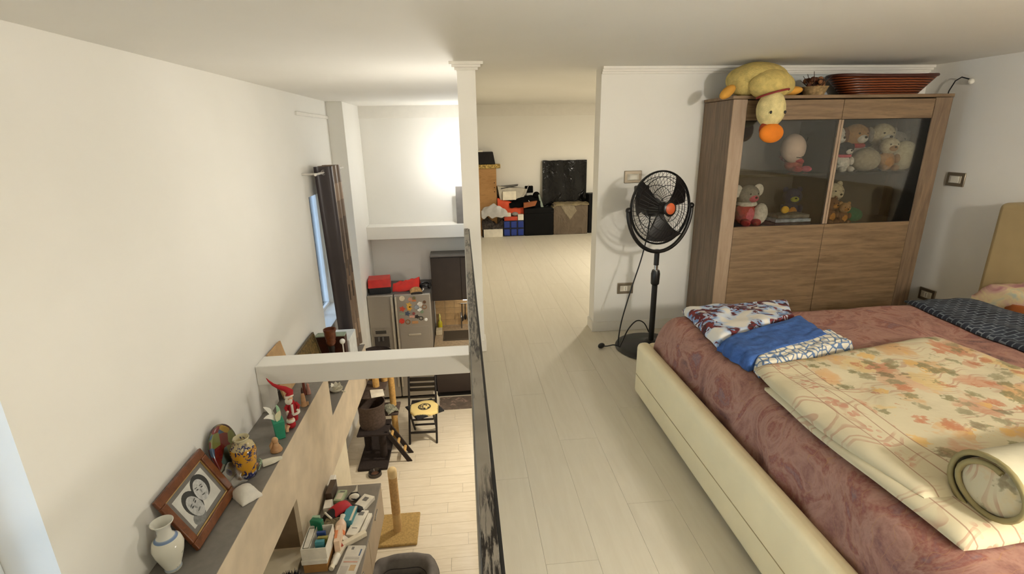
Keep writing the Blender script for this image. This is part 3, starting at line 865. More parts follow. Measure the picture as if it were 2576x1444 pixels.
t = thing('newspaper', 'folded printed leaflet lying at the near end of the cabinet', 'paper', L(-.905, 2.92), -.12)
MB().bx(-.065, .065, -.155, .155, 0, .02).obj('pages', mat('newsprint', c(206, 200, 186), .8), t, bevel=.003)
for (a, b, cc, d, m) in ((-.03, -.012, .115, .14, GREYP), (.04, .05, .06, .12, mat('blue_print', c(80, 100, 130), .6)), (-.05, .05, .0, .012, mat('pink_print', c(206, 160, 140), .6)), (.01, .05, -.07, -.02, mat('tan_print', c(190, 160, 120), .6)), (-.055, .0, -.11, -.03, mat('pale_print', c(186, 178, 166), .7)), (-.05, .05, .03, .05, mat('pale_print', c(186, 178, 166), .7))):
    MB().bx(a, b, cc, d, .02, .0208).obj('print', m, t, smooth=0)
# duster under the niche
t = thing('duster', 'dark feather duster standing below the wall unit niche', 'duster', (-1.22, 2.68, CT))
MB().cyl((0, 0, 0), (0, 0, .05), .05, .05).obj('base', BLK, t)
b = MB()
for i in range(170):
    a = random.uniform(0, 2*PI); r = random.uniform(.0, .05)
    b.tube([(r*.4*math.cos(a), r*.4*math.sin(a), .04), (r*math.cos(a), r*math.sin(a), .12), (r*1.4*math.cos(a), r*1.4*math.sin(a), .19)], [.006, .007, .001], 5)
b.obj('bristles', mat('dark_feather', c(44, 42, 46), .9), t)
# white wall box on the plinth
t = thing('intercom_box', 'small white wall box fixed to the cream plinth above the cabinet', 'switch', (XS, 3.80, -1.52))
MB().bx(-.004, .045, -.07, .07, 0, .13).obj('cover', mat('white_trim_paint', c(232, 228, 218), .5), t, bevel=.006)
MB().bx(.045, .048, -.05, .05, .03, .10).obj('key', WB, t, bevel=.002)
one(MB(T(-1.115, 3.93, LF)).lathe([(0, 0), (.105, 0), (.11, .02), (.12, .32), (.125, .345), (.117, .345), (.105, .05), (0, .04)], 32), 'waste_bin', mat('white_bin_plastic', c(236, 232, 224), .4), 'white round bin beyond the far end of the floating cabinet', 'bin', smooth=60)

# ------------------------------------------------------------------ scratching post
t = thing('scratching_post', 'beige sisal scratching post on a square plush base', 'scratching post', (-.79, 4.20, LF))
PLUSH = mat('mustard_plush', c(178, 146, 88), .95, var=.1, scale=60, bump=.6, bscale=400)
SISAL = mat('sisal_rope', c(196, 158, 104), .9, var=.08, scale=40)
MB().bx(-.205, .205, -.215, .215, 0, .03).obj('base', PLUSH, t, bevel=.012)
b = MB()
b.lathe([(.0, .23), (.040, .23)], 20)
zz = .24
prof = []
while zz < .66:
    prof += [(.0395, zz), (.0425, zz+.005), (.0395, zz+.010)]
    zz += .010
MB(T(-.0, -.02, 0)).lathe([(0, .235), (.039, .235)]+prof+[(0, zz)], 20).obj('rope_section', SISAL, t, smooth=70)
MB(T(-.0, -.02, 0)).lathe([(.041, .03), (.041, .235)], 20).obj('lower_plush', mat('cream_plush', c(206, 172, 116), .95, bump=.5), t, smooth=60)
MB(T(-.0, -.02, 0)).lathe([(.043, .66), (.045, .675), (.043, .735), (.034, .75), (0, .755)], 20).obj('plush_cap', mat('cream_plush_cap', c(222, 196, 146), .95, bump=.5), t, smooth=60)
# grey cat bed at the bottom of the view
t = thing('pet_bed', 'grey padded rectangular pet bed on the tile floor', 'pet bed', (-.655, 3.33, LF))
GF = mat('grey_bed_fabric', c(112, 106, 100), .85, var=.05, scale=25, bump=.25, bscale=250)
def rim(u, v):
    a = 2*PI*u
    ex = .285*math.copysign(abs(math.cos(a))**.55, math.cos(a)); ey = .345*math.copysign(abs(math.sin(a))**.55, math.sin(a))
    b = 2*PI*v
    rr = .062*(1+.05*math.sin(a*9))
    d = Vector((ex, ey, 0)).normalized()
    return (ex-d.x*.03+d.x*rr*math.cos(b), ey-d.y*.03+d.y*rr*math.cos(b), .125+rr*1.9*math.sin(b)*.95)
b = MB()
nu, nv = 96, 14
b.add([rim(i/nu, j/nv) for i in range(nu) for j in range(nv)], [(i*nv+j, ((i+1) % nu)*nv+j, ((i+1) % nu)*nv+(j+1) % nv, i*nv+(j+1) % nv) for i in range(nu) for j in range(nv)])
b.obj('bolster', GF, t, smooth=80)
MB().sheet(16, 16, lambda u, v: (-.23+.46*u, -.28+.56*v, .03+.07*(math.sin(PI*u)*math.sin(PI*v))**.3+.006*math.sin(u*19)*math.sin(v*21)), (0, 0, -.03)).obj('cushion', mat('light_grey_fabric', c(168, 162, 148), .9, bump=.3), t, smooth=70)
MB().tube([rim(i/nu, .06) for i in range(nu)], .004, 6, True).obj('piping', mat('dark_piping', c(46, 42, 42), .7), t)
MB().tube([rim(i/nu, .47) for i in range(nu)], .004, 6, True).obj('piping', mat('dark_piping', c(46, 42, 42), .7), t)
# bowl
t = thing('pet_bowl', 'small dark steel pet bowl on the floor in front of the cat tree', 'bowl', (-1.165, 5.12, LF))
MB().lathe([(0, .008), (.045, .008), (.06, .03), (.068, .035), (.075, .0), (.078, 0), (.072, .04), (.060, .042), (.045, .014), (0, .012)], 24).obj('bowl_wall', mat('dark_steel', c(84, 78, 74), .25, .8), t, smooth=50)
MB().lathe([(0, .013), (.044, .015), (.02, .022), (0, .024)], 16).obj('kibble', mat('kibble', c(96, 64, 42), .9), t)

# ------------------------------------------------------------------ cat tree
BP = mat('dark_brown_plush', c(48, 37, 32), .95, var=.12, scale=40, bump=.6, bscale=350)
BP2 = mat('brown_plush', c(88, 72, 62), .95, var=.12, scale=40, bump=.6, bscale=350)
t = thing('cat_tree', 'tall dark brown plush cat tree with hut, ladder and sisal posts', 'cat tree', (-1.17, 5.53, LF))
X0, Y0 = -1.17, 5.53
MB().bx(-.21, .14, -.34, .38, 0, .035).obj('base', BP, t, bevel=.01)
MB().bx(-.20, .17, -.24, .10, .40, .425).obj('platform', BP, t, bevel=.01)
# hut: flared round tub with dark opening
MB(T(-.045, .0, .425)).lathe([(0, 0), (.150, 0), (.158, .05), (.150, .15), (.160, .27), (.172, .30), (.160, .305), (.150, .27), (.135, .10), (0, .06)], 32).obj('hut', BP2, t, smooth=60)
MB(T(-.045, .0, .725)).lathe([(0, .12), (.15, .125), (.158, .135), (.15, .145), (0, .15)], 28).obj('hut_roof', BP2, t, smooth=60)
MB().cyl((.07, -.10, .035), (.07, -.10, .40), .045, n=16).obj('lower_post', BP, t)
MB().cyl((-.14, .06, .035), (-.14, .06, .40), .045, n=16).obj('lower_post', BP, t)
MB().bx(-.18, .14, .02, .36, .86, .885).obj('platform', BP2, t, bevel=.01)
SIS2 = mat('sisal_gold', c(204, 160, 92), .9, var=.1, scale=40)
for x, y, z0, z1 in ((.02, .10, .885, 1.13), (.17, .30, .035, .46), (.17, .30, .50, .98), (-.1, .3, .885, 1.20), (.10, .24, .885, 1.20)):
    MB().cyl((x, y, z0), (x, y, z1), .040, n=16).obj('sisal_post', SIS2, t)
MB().bx(.02, .25, .10, .40, .46, .49).obj('shelf', BP2, t, bevel=.008)
MB().lathe([(0, 1.20), (.17, 1.20), (.20, 1.24), (.205, 1.28), (.19, 1.29), (.165, 1.25), (0, 1.23)], 28, (0.03, .20, 0)).obj('top_bed', BP, t, smooth=60)
for s in (-.11, .06):
    MB().hexa([(.12, s, .40), (.17, s, .40), (.17, s+.022, .40), (.12, s+.022, .40)], [(.12, s, .425), (.17, s, .425), (.17, s+.022, .425), (.12, s+.022, .425)])
    MB().prism([(.36, 0), (.42, 0), (.175, .425), (.115, .425)], .022, T(0, s+.022-.1, 0) @ RX(PI/2)).obj('ladder_rail', BP, t, bevel=.003)
for k in range(3):
    q = (k+.7)/3.6
    MB().cyl((.375-.25*q, -.21+.02, .03+.40*q), (.375-.25*q, -.02, .03+.40*q), .019, n=12).obj('rung', SIS2, t)
one(MB(T(-1.115, 5.47, LF+.8755) @ RZ(.25)).bx(-.075, .075, -.10, .10, 0, .006), 'paper_sheet', mat('white_paper', c(236, 228, 208), .7), 'white sheet lying on the roof of the cat tree hut', 'paper', bevel=.001)
one(MB(T(-1.02, 5.72, LF+.491) @ RZ(.5)).sheet(10, 10, lambda u, v: (-.07+.14*u, -.1+.2*v, .02+.035*abs(noise.noise(Vector((u*4, v*4, 2))))+.02*math.sin(PI*u)), (0, 0, -.018)), 'crumpled_cloth', mat('grey_green_cloth', c(150, 148, 126), .9, var=.3, scale=50), 'crumpled grey green cloth on the small cat tree shelf', 'cloth', smooth=70)

# ------------------------------------------------------------------ folding chair with cushion
t = thing('folding_chair', 'black wooden folding chair with slatted back on the lower floor', 'chair', (-.635, 5.82, LF), -.03)
BW = mat('black_stained_wood', c(26, 20, 18), .4, var=.15)
MB().hexa([(-.185, -.16, 0), (-.160, -.16, 0), (-.160, -.125, 0), (-.185, -.125, 0)], [(-.185, .165, .80), (-.160, .165, .80), (-.160, .195, .80), (-.185, .195, .80)]).obj('front_leg', BW, t, bevel=.004)
MB().hexa([(.160, -.16, 0), (.185, -.16, 0), (.185, -.125, 0), (.160, -.125, 0)], [(.160, .165, .80), (.185, .165, .80), (.185, .195, .80), (.160, .195, .80)]).obj('front_leg', BW, t, bevel=.004)
for s in (-1, 1):
    a = s*.145
    MB().hexa([(a-.012, .18, 0), (a+.012, .18, 0), (a+.012, .215, 0), (a-.012, .215, 0)], [(a-.012, -.14, .44), (a+.012, -.14, .44), (a+.012, -.105, .44), (a-.012, -.105, .44)]).obj('rear_leg', BW, t, bevel=.004)
def slat(y, z, h, nm):
    MB().bx(-.16, .16, y, y+.014, z, z+h).obj(nm, BW, t, bevel=.003)
slat(.162, .735, .055, 'back_slat'); slat(.143, .672, .045, 'back_slat'); slat(.122, .612, .045, 'back_slat'); slat(.083, .53, .02, 'back_rail')
slat(-.10, .12, .03, 'front_stretcher')
MB().bx(-.133, .133, .12, .135, .10, .125).obj('rear_stretcher', BW, t, bevel=.003)
MB().bx(-.133, .133, -.02, -.005, .26, .285).obj('middle_stretcher', BW, t, bevel=.003)
for k in range(6):
    y = -.17+k*.06
    MB().bx(-.155, .155, y, y+.048, .44, .455).obj('seat_slat', BW, t, bevel=.003)
def cush_mat():
    t = NT('printed_yellow_cushion')
    co = t.co()
    sp = t.n('ShaderNodeSeparateXYZ'); t.l(co, sp.inputs[0])
    def mth(op, a, b=None):
        x = t.n('ShaderNodeMath', operation=op)
        for i, v in enumerate((a, b)):
            if v is None: continue
            if isinstance(v, (int, float)): x.inputs[i].default_value = v
            else: t.l(v, x.inputs[i])
        return x.outputs[0]
    ax = mth('ABSOLUTE', sp.outputs[0]); ay = mth('ABSOLUTE', sp.outputs[1])
    mx = mth('MAXIMUM', ax, ay)
    wob = mth('ADD', mx, mth('MULTIPLY', t.noise(co, 40, 2), .02))
    edge = t.ramp(wob, [(0, (0, 0, 0, 1)), (.172, (.4, .4, .4, 1)), (.186, (1, 1, 1, 1))], 'CONSTANT')
    base = t.mix(edge, c(226, 200, 130), c(20, 18, 18))
    rad = mth('SQRT', mth('ADD', mth('MULTIPLY', sp.outputs[0], sp.outputs[0]), mth('MULTIPLY', sp.outputs[1], sp.outputs[1])))
    ring = t.ramp(rad, [(0, (0, 0, 0, 1)), (.062, (1, 1, 1, 1)), (.080, (0, 0, 0, 1))], 'CONSTANT')
    ins = t.ramp(rad, [(0, (1, 1, 1, 1)), (.062, (0, 0, 0, 1))], 'CONSTANT')
    n = t.ramp(t.noise(co, 36, 1), [(.47, (0, 0, 0, 1)), (.5, (1, 1, 1, 1))])
    base = t.mix(ring, base, c(70, 60, 36))
    base = t.mix(mth('MULTIPLY', ins, n), base, c(40, 34, 26))
    t.base(base, .85)
    return t.m
one(MB(T(-.60, 5.74, LF+.4565) @ RZ(.5)).sheet(24, 24, lambda u, v: (-.185+.37*u, -.185+.37*v, .016+.028*(math.sin(PI*u)*math.sin(PI*v))**.4), (0, 0, -.015)), 'seat_cushion', cush_mat(), 'yellow cushion with black edge and round emblem on the folding chair', 'cushion', smooth=70)
# kitchen rug
def rug_mat():
    t = NT('brown_floral_rug')
    co = t.co()
    n = t.noise(co, 9, 4, .8)
    t.base(t.ramp(n, [(.3, c(96, 84, 72)), (.58, c(116, 100, 86)), (.64, c(160, 134, 120)), (.7, c(118, 102, 88))]), .95)
    t.bump(t.noise(co, 400), .4, .003)
    return t.m
one(MB().sheet(20, 16, lambda u, v: (-.47+.95*u, 6.47+.36*v, LF+.010+.002*noise.noise(Vector((u*5, v*5, 0)))), (0, 0, -.0095)), 'rug', rug_mat(), 'brown floral rug on the floor in front of the kitchen units', 'rug')
t = thing('cleaner_bottle', 'cream spray bottle on the floor beside the kitchen rug', 'bottle', (-.50, 6.60, LF))
MB().lathe([(0, 0), (.03, 0), (.032, .01), (.032, .14), (.014, .18), (.012, .20)], 18).obj('bottle_body', CREAM, t, smooth=50)
MB().bx(-.045, .014, -.012, .012, .20, .235).obj('trigger', CREAM, t, bevel=.004)

# ------------------------------------------------------------------ kitchen
def steel(name, col, rough):
    t = NT(name)
    g = t.noise(t.co((1, 1, 60)), 14, 3)
    t.base(t.ramp(g, [(.3, tuple(x*.93 for x in col[:3])+(1,)), (.7, col)]), rough, .55)
    return t.m
STEEL = steel('brushed_fridge_steel', c(170, 162, 150), .42)
FX0, FX1, FY0 = -1.395, -.515, 6.82
FT = -.685
t = thing('refrigerator', 'steel side by side refrigerator with water dispenser and magnets', 'refrigerator', (-.955, 7.2, LF))
fo = Vector((-.955, 7.2, LF))
DKG = mat('dark_grey_side', c(92, 88, 84), .5)
W2(MB().bx(FX0, FX1, FY0+.06, YB-.03, LF+.06, FT), 'cabinet_body', DKG, t, fo, bevel=.004)
W2(MB().bx(FX0+.02, FX1-.02, FY0+.10, YB-.06, LF, LF+.06), 'plinth', BLK, t, fo, smooth=0)
d1 = W2(MB().bx(FX0, -1.035, FY0, FY0+.058, LF+.07, FT), 'freezer_door', STEEL, t, fo, bevel=.012)
d2 = W2(MB().bx(-1.025, FX1, FY0, FY0+.058, LF+.07, FT), 'fridge_door', STEEL, t, fo, bevel=.012)
HND = mat('pale_handle', c(200, 190, 172), .3, .5)
W2(MB().bx(-1.070, -1.048, FY0-.035, FY0-.012, LF+.25, FT-.02).bx(-1.068, -1.050, FY0-.014, FY0, LF+.27, LF+.30).bx(-1.068, -1.050, FY0-.014, FY0, FT-.06, FT-.03), 'handle', HND, d1, fo, bevel=.006)
W2(MB().bx(-1.012, -.990, FY0-.035, FY0-.012, LF+.25, FT-.02).bx(-1.010, -.992, FY0-.014, FY0, LF+.27, LF+.30).bx(-1.010, -.992, FY0-.014, FY0, FT-.06, FT-.03), 'handle', HND, d2, fo, bevel=.006)
W2(MB().bx(-1.37, -1.11, FY0-.006, FY0, -1.50, -1.165), 'dispenser_panel', mat('satin_panel', c(150, 142, 130), .4, .4), d1, fo, bevel=.004)
W2(MB().bx(-1.345, -1.135, FY0-.010, FY0-.006, -1.47, -1.295), 'dispenser_recess', mat('dark_recess', c(58, 52, 48), .4), d1, fo, bevel=.002)
W2(MB().bx(-1.32, -1.17, FY0-.010, FY0-.006, -1.255, -1.205), 'dispenser_display', mat('display_dark', c(60, 56, 50), .3), d1, fo, bevel=.002)
for x in (-1.28, -1.22):
    W2(MB().bx(x-.012, x+.012, FY0-.03, FY0-.010, -1.36, -1.30), 'dispenser_lever', DKG, d1, fo, bevel=.003)
W2(MB().bx(-.975, -.56, FY0-.005, FY0, -1.68, -1.165), 'bar_flap', STEEL, d2, fo, bevel=.003)
W2(MB().bx(-.86, -.68, FY0-.022, FY0-.005, -1.30, -1.272), 'flap_handle', HND, d2, fo, bevel=.006)
# magnets
mg = [('round cream', 280, 90, 'disc', .030, c(214, 196, 164)), ('pinkish brown', 470, 112, 'blob', .026, c(178, 132, 108)), ('olive', 555, 80, 'blob', .018, c(120, 110, 70)), ('orange', 556, 140, 'rect', .022, c(196, 116, 66)),
      ('red starfish shaped', 290, 325, 'star', .036, c(184, 70, 46)), ('yellow butterfly shaped', 440, 240, 'star', .036, c(206, 160, 72)), ('big yellow flower shaped', 452, 318, 'star', .034, c(214, 158, 52)), ('grey blue', 622, 290, 'blob', .030, c(140, 144, 146)),
      ('white cow shaped', 690, 225, 'blob', .032, c(214, 206, 192)), ('white paw shaped', 690, 345, 'blob', .026, c(212, 210, 200)), ('brown knob shaped', 797, 175, 'disc', .018, c(96, 66, 44)), ('brown ring shaped', 797, 285, 'ring', .028, c(140, 96, 62)),
      ('pale green oblong', 285, 437, 'rect', .026, c(146, 156, 130)), ('dark blue boat shaped', 412, 432, 'star', .032, c(66, 78, 98)), ('small wine red', 556, 432, 'blob', .018, c(140, 70, 66)), ('small green', 742, 395, 'blob', .020, c(120, 134, 104)),
      ('long pink', 520, 500, 'rect', .028, c(200, 150, 132)), ('black letter shaped', 630, 505, 'star', .028, c(40, 36, 34)), ('black wreath shaped', 726, 540, 'ring', .026, c(44, 44, 34)), ('white ball shaped', 842, 572, 'disc', .018, c(236, 230, 220)),
      ('bright red heart shaped', 287, 600, 'blob', .034, c(204, 60, 44)), ('brown crescent shaped', 425, 622, 'ring', .030, c(138, 92, 50)), ('long tan key shaped', 590, 632, 'rect', .034, c(176, 130, 84))]
for nm, zx, zy, kind, r, col in mg:
    r *= 1.3
    px, py = 980+zx/9.02, 740+zy/9.02
    x = -.994+(px-995)*.00551-(py-738)*.00052
    z = -.662-(py-738)*.00598-(px-995)*.0002
    M = T(x, FY0, z) @ RX(PI/2)
    b = MB(M)
    if kind == 'disc':
        b.lathe([(0, 0), (r, 0), (r*.95, .008), (0, .012)], 16)
    elif kind == 'ring':
        b.tube([(r*.8*math.cos(a), r*.8*math.sin(a), .006) for a in [2*PI*i/16 for i in range(16)]], .006, 6, True)
    elif kind == 'rect':
        b.bx(-r, r, -r*.45, r*.45, 0, .008)
    else:
        k = 10 if kind == 'star' else 14
        amp = .42 if kind == 'star' else .18
        poly = [((r*(1-(amp if i % 2 else 0)+(.1*math.sin(i*2.1+zx))))*math.cos(2*PI*i/k), r*(1-(amp if i % 2 else 0))*math.sin(2*PI*i/k)) for i in range(k)]
        b.prism(poly, .008)
    q = MB(); q.v, q.f = b.v, b.f
    one(q, 'fridge_magnet', mat('magnet_%s' % nm.replace(' ', '_'), col, .5, var=.12, scale=70), '%s magnet on the right refrigerator door' % nm, 'magnet', 'fridge magnets', bevel=.001)
# things on the fridge
t = thing('shoe_box', 'red topped black shoe box on the refrigerator', 'box', (-1.235, 7.02, FT+.001), .12)
MB().hexa([(-.14, -.12, 0), (.145, -.12, 0), (.145, .14, 0), (-.14, .14, 0)], [(-.145, -.125, .10), (.15, -.125, .10), (.15, .145, .10), (-.145, .145, .10)]).obj('box_body', mat('black_card', c(26, 28, 32), .5), t, bevel=.003)
MB().hexa([(-.155, -.132, .095), (.16, -.132, .095), (.16, .155, .095), (-.155, .155, .095)], [(-.15, -.10, .205), (.152, -.10, .205), (.152, .155, .205), (-.15, .155, .205)]).obj('lid', mat('red_card', c(196, 34, 24), .35), t, bevel=.004)
one(MB(T(-.865, 7.10, FT+.001)).sheet(22, 16, lambda u, v: (-.19+.38*u, -.12+.26*v, .02+.16*math.sin(PI*min(1, v*1.1))*(.45+.55*u)*(1-.15*abs(noise.noise(Vector((u*4, v*3, 5)))))+.03*noise.noise(Vector((u*6, v*6, 3)))*math.sin(PI*u)), (0, 0, -.018)), 'plastic_bag', mat('red_plastic_bag', c(208, 40, 28), .4), 'crumpled red plastic bag on the refrigerator', 'bag', smooth=60)
t = thing('cap', 'tan cap with dark peak lying on the refrigerator edge', 'cap', (-.72, 6.92, FT+.001), .2)
MB().sheet(14, 10, lambda u, v: (-.085+.17*u, -.06+.12*v, .02+.06*(math.sin(PI*u)*math.sin(PI*v))**.5), (0, 0, -.02)).obj('crown', mat('tan_straw', c(176, 136, 84), .8, var=.2, scale=40), t, smooth=70)
MB().sheet(10, 6, lambda u, v: (-.08+.16*u, -.105+.06*v, .012+.01*math.sin(PI*u)), (0, 0, -.01)).obj('peak', mat('dark_cloth', c(38, 32, 30), .8), t, smooth=70)
MB().tube([(.085, -.06, .03), (.11, -.03, .045), (.10, .02, .04)], .006, 6).obj('strap', WB, t)
t = thing('headphones', 'black headphones lying behind the tan cap on the refrigerator', 'headphones', (-.60, 7.12, FT+.001))
MB().tube([(.075*math.cos(a), .085*math.sin(a), .03+.03*abs(math.sin(a))) for a in [2*PI*i/22 for i in range(22)]], .017, 8, True).obj('band', BLK, t)
for s in (-1, 1):
    MB().ell((s*.06, -.055, .035), (.028, .02, .033), 12, 8).obj('ear_cup', BLK, t)
# wall cabinet
WENGE = mat('wenge_brown', c(54, 43, 37), .45, var=.06, scale=8)
t = thing('wall_cabinet', 'dark brown kitchen wall cabinet with two doors', 'cabinet', (-.2, 7.42, -.94))
co = Vector((-.2, 7.42, -.94))
W2(MB().bx(-.515, .60, 7.27, YB-.002, -.94, -.265), 'carcass', WENGE, t, co, bevel=.002)
for a, b in ((-.515, -.075), (-.07, .26), (.265, .60)):
    W2(MB().bx(a+.001, b-.001, 7.248, 7.269, -.94, -.28), 'door', WENGE, t, co, bevel=.002)
W2(MB().bx(-.52, .605, 7.25, YB-.002, -.264, -.245), 'top_board', mat('grey_top_board', c(110, 104, 98), .5), t, co, bevel=.002)
one(MB().bx(-.06, .40, 7.30, 7.34, -.965, -.941), 'cabinet_strip_light', emit('under_cabinet_glow', NEUT, 9.0), 'small strip light under the wall cabinet', 'lamp', bevel=.003)
# base units, worktop, sink
t = thing('base_unit', 'dark brown kitchen base unit under the worktop beside the refrigerator', 'cabinet', (.1, 7.18, LF))
co = Vector((.1, 7.18, LF))
W2(MB().bx(-.50, .85, 6.82, YB-.02, LF+.10, -1.625), 'carcass', WENGE, t, co, bevel=.002)
W2(MB().bx(-.50, .85, 6.88, YB-.02, LF, LF+.10), 'plinth', BLK, t, co, smooth=0)
for a, b in ((-.50, .0), (.0, .45), (.45, .85)):
    d = W2(MB().bx(a+.002, b-.002, 6.80, 6.819, LF+.11, -1.53), 'door', WENGE, t, co, bevel=.002)
    W2(MB().bx(a+.15, a+.30, 6.785, 6.80, -1.58, -1.565), 'handle', BRASS, d, co, bevel=.003)
STONE = mat('beige_stone_top', c(168, 146, 116), .35, var=.12, scale=40)
t = thing('worktop', 'beige stone kitchen worktop with inset steel sink', 'worktop', (.1, 7.18, -1.51))
co = Vector((.1, 7.18, -1.51))
W2(MB().bx(-.505, -.385, 6.76, YB-.012, -1.51, -1.475).bx(-.385, .10, 6.76, 6.95, -1.51, -1.475).bx(-.385, .10, 7.36, YB-.012, -1.51, -1.475).bx(.10, .85, 6.76, YB-.012, -1.51, -1.475), 'slab', STONE, t, co, smooth=0)
W2(MB().bx(-.385, .10, 6.95, 7.36, -1.62, -1.615).bx(-.385, -.38, 6.95, 7.36, -1.615, -1.478).bx(.095, .10, 6.95, 7.36, -1.615, -1.478).bx(-.38, .095, 6.95, 6.955, -1.615, -1.478).bx(-.38, .095, 7.355, 7.36, -1.615, -1.478), 'sink_basin', steel('sink_steel', c(120, 108, 92), .35), t, co, smooth=0)
W2(MB().bx(-.505, .85, 6.752, 6.76, -1.512, -1.473), 'front_edge', mat('steel_edge', c(190, 180, 164), .3, .6), t, co, smooth=0)
W2(MB().tube([(-.10, 7.44, -1.475), (-.10, 7.44, -1.25), (-.10, 7.40, -1.20), (-.10, 7.30, -1.20), (-.10, 7.26, -1.23)], .011, 10), 'tap', BRASS, t, co)
# backsplash tiles
bs = struct(MB().bx(-.505, .85, YB-.006, YB-.001, -1.475, -.94), 'trim_7', GROUT, smooth=0)
BT = mat('tan_wall_tile', c(176, 144, 100), .35, var=.1, scale=10)
tl = MB().bx(-.0735, .0735, -.005, .004, -.0485, .0485).obj('tile', BT, bs, smooth=0)
first = True
for j in range(5):
    for i in range(9):
        o = tl if first else share(tl, 'tile', bs, (0, 0, 0))
        first = False
        o.location = (-.43+i*.15, YB-.009, -1.42+j*.10)
t = thing('detergent_bottle', 'yellow detergent bottle with slim neck on the worktop', 'bottle', (-.44, 7.50, -1.474))
MB().lathe([(0, 0), (.034, 0), (.036, .01), (.034, .09), (.02, .12), (.014, .13)], 18).obj('bottle_body', mat('yellow_plastic', c(206, 190, 40), .3), t, smooth=50)
MB().lathe([(.014, .13), (.012, .17), (.018, .18), (.016, .20), (.008, .235), (0, .24)], 14).obj('pump', mat('pale_yellow_plastic', c(222, 214, 120), .3), t, smooth=50)
one(MB().bx(-.495, -.40, 7.19, 7.33, -1.4745, -1.40), 'sponge_caddy', mat('cream_caddy', c(206, 190, 158), .5), 'cream sponge caddy at the left of the sink', 'caddy', bevel=.006)
t = thing('utensil_rack', 'rack of dark cooking utensils hanging above the sink', 'rack', (-.02, YB-.012, -1.18))
MB().cyl((-.09, -.03, .08), (.35, -.03, .08), .006, n=8).obj('rail', BRASS, t)
for i, (x, l) in enumerate(((-.06, .30), (-.01, .27), (.04, .31))):
    u_ = MB().tube([(x, -.03, .08), (x-.005, -.032, .08-l*.7)], .007, 6).obj('utensil_handle', BLK, t)
    MB().ell((x-.006, -.032, .08-l*.85), (.022, .008, .05), 10, 7).obj('utensil_head', BLK, u_)
# grey panel on the back ledge
one(MB(T(-.045, 7.42, .2005)).bx(-.05, .06, -.012, .012, 0, .54), 'grey_screen', mat('grey_panel_paint', c(128, 122, 116), .5), 'grey screen standing on the white ledge beside the pillar', 'screen', bevel=.003)
# ------------------------------------------------------------------ storage corner behind the opening
CARD = mat('cardboard', c(176, 130, 76), .75, var=.06)
t = thing('shelf_carcass', 'tall tan wooden carcass with screw holes at the left of the storage pile', 'cabinet', (.32, 7.50, 0))
MB().bx(-.20, .185, -.09, .085, 0, .985).obj('carcass_panel', wood('tan_panel', c(166, 122, 70), c(184, 140, 86), (1, 1, 3), .6, 3), t, bevel=.003)
for z in (.78, .71, .65):
    MB().cyl((.155, -.0905, z), (.155, -.092, z), .008, n=8).obj('screw_hole', mat('dark_hole', c(60, 34, 20), .8), t)
one(MB(T(.335, 7.49, .986)).sheet(24, 6, lambda u, v: (-.21+.44*u, -.10+.18*v, .055+.004*noise.noise(Vector((u*20, v*6, 0)))), (0, 0, -.054)), 'rolled_rug', mat('mottled_straw', c(178, 150, 86), .9, var=.35, scale=60), 'mottled straw coloured mat folded on the tan carcass', 'mat')
t = thing('printer_case', 'black case with white strip on top of the tan carcass', 'case', (.30, 7.49, 1.046))
MB().hexa([(-.15, -.09, 0), (.195, -.09, 0), (.195, .08, 0), (-.15, .08, 0)], [(-.15, -.06, .17), (.165, -.06, .17), (.165, .08, .17), (-.15, .08, .17)]).obj('case_body', mat('black_case', c(32, 29, 29), .5, spec=.2), t, bevel=.006)
MB().bx(-.14, .02, -.055, .03, .17, .195).obj('white_strip', WB, t, bevel=.003)
BLKC = mat('black_cloth', c(10, 10, 11), .85, spec=.1, var=.2, scale=20)
t = thing('white_carton', 'low white carton on the floor full of dark papers', 'box', (.425, 7.34, 0))
MB().bx(-.135, .148, -.06, .05, 0, .118).obj('carton', WB, t, bevel=.003)
MB().bx(-.150, -.136, -.05, .05, .0, .10).obj('end_flap', BLKC, t, bevel=.002)
one(MB(T(.42, 7.36, .119)).sheet(18, 12, lambda u, v: (-.15+.31*u, -.07+.13*v, .015+.14*math.sin(PI*v)**.5*(.7+.3*math.sin(u*7))+.04*noise.noise(Vector((u*6, v*6, 7)))), (0, 0, -.014)), 'paper_pile', mat('dark_mixed_papers', c(52, 44, 40), .8, var=.6, scale=40), 'heap of dark clothes and papers in the white carton', 'heap', smooth=50)
one(MB(T(.455, 7.30, .30)).sheet(22, 16, lambda u, v: (-.19+.38*u, -.06+.10*v, .02+.16*math.sin(PI*min(1, v*1.1))**.7*math.sin(PI*(.15+.75*u))+.035*noise.noise(Vector((u*6, v*5, 9)))), (0, .004, -.02)), 'plastic_bag', mat('grey_white_plastic', c(184, 182, 180), .35, bump=.3, bscale=30), 'crumpled grey white plastic bag on the dark papers', 'bag', smooth=50)
t = thing('bottle_crate', 'blue plastic crate with six cells under a red box', 'crate', (.74, 7.38, 0))
BLU = mat('blue_crate_plastic', c(26, 54, 140), .4)
MB().bx(-.155, .155, -.07, .10, 0, .235).obj('crate_body', mat('navy_crate_plastic', c(10, 16, 44), .4), t, bevel=.004)
for i in range(3):
    for j in range(2):
        MB().bx(-.146+i*.103, -.062+i*.103, -.085, -.069, .012+j*.115, .108+j*.115).obj('cell', BLU, t, bevel=.008)
one(MB(T(.70, 7.35, .236)).bx(-.10, .095, -.05, .05, 0, .055), 'red_box', mat('orange_red_card', c(190, 66, 40), .5), 'flat orange red box on the blue crate', 'box', bevel=.003)
box_thing('white_packet', 'white printed packet at the right on the blue crate', 'box', (.845, 7.35, .236), 0, (.085, .08, .085), WB, [(-.6, .6, -.6, .6, mat('pale_print', c(186, 178, 166), .7))])
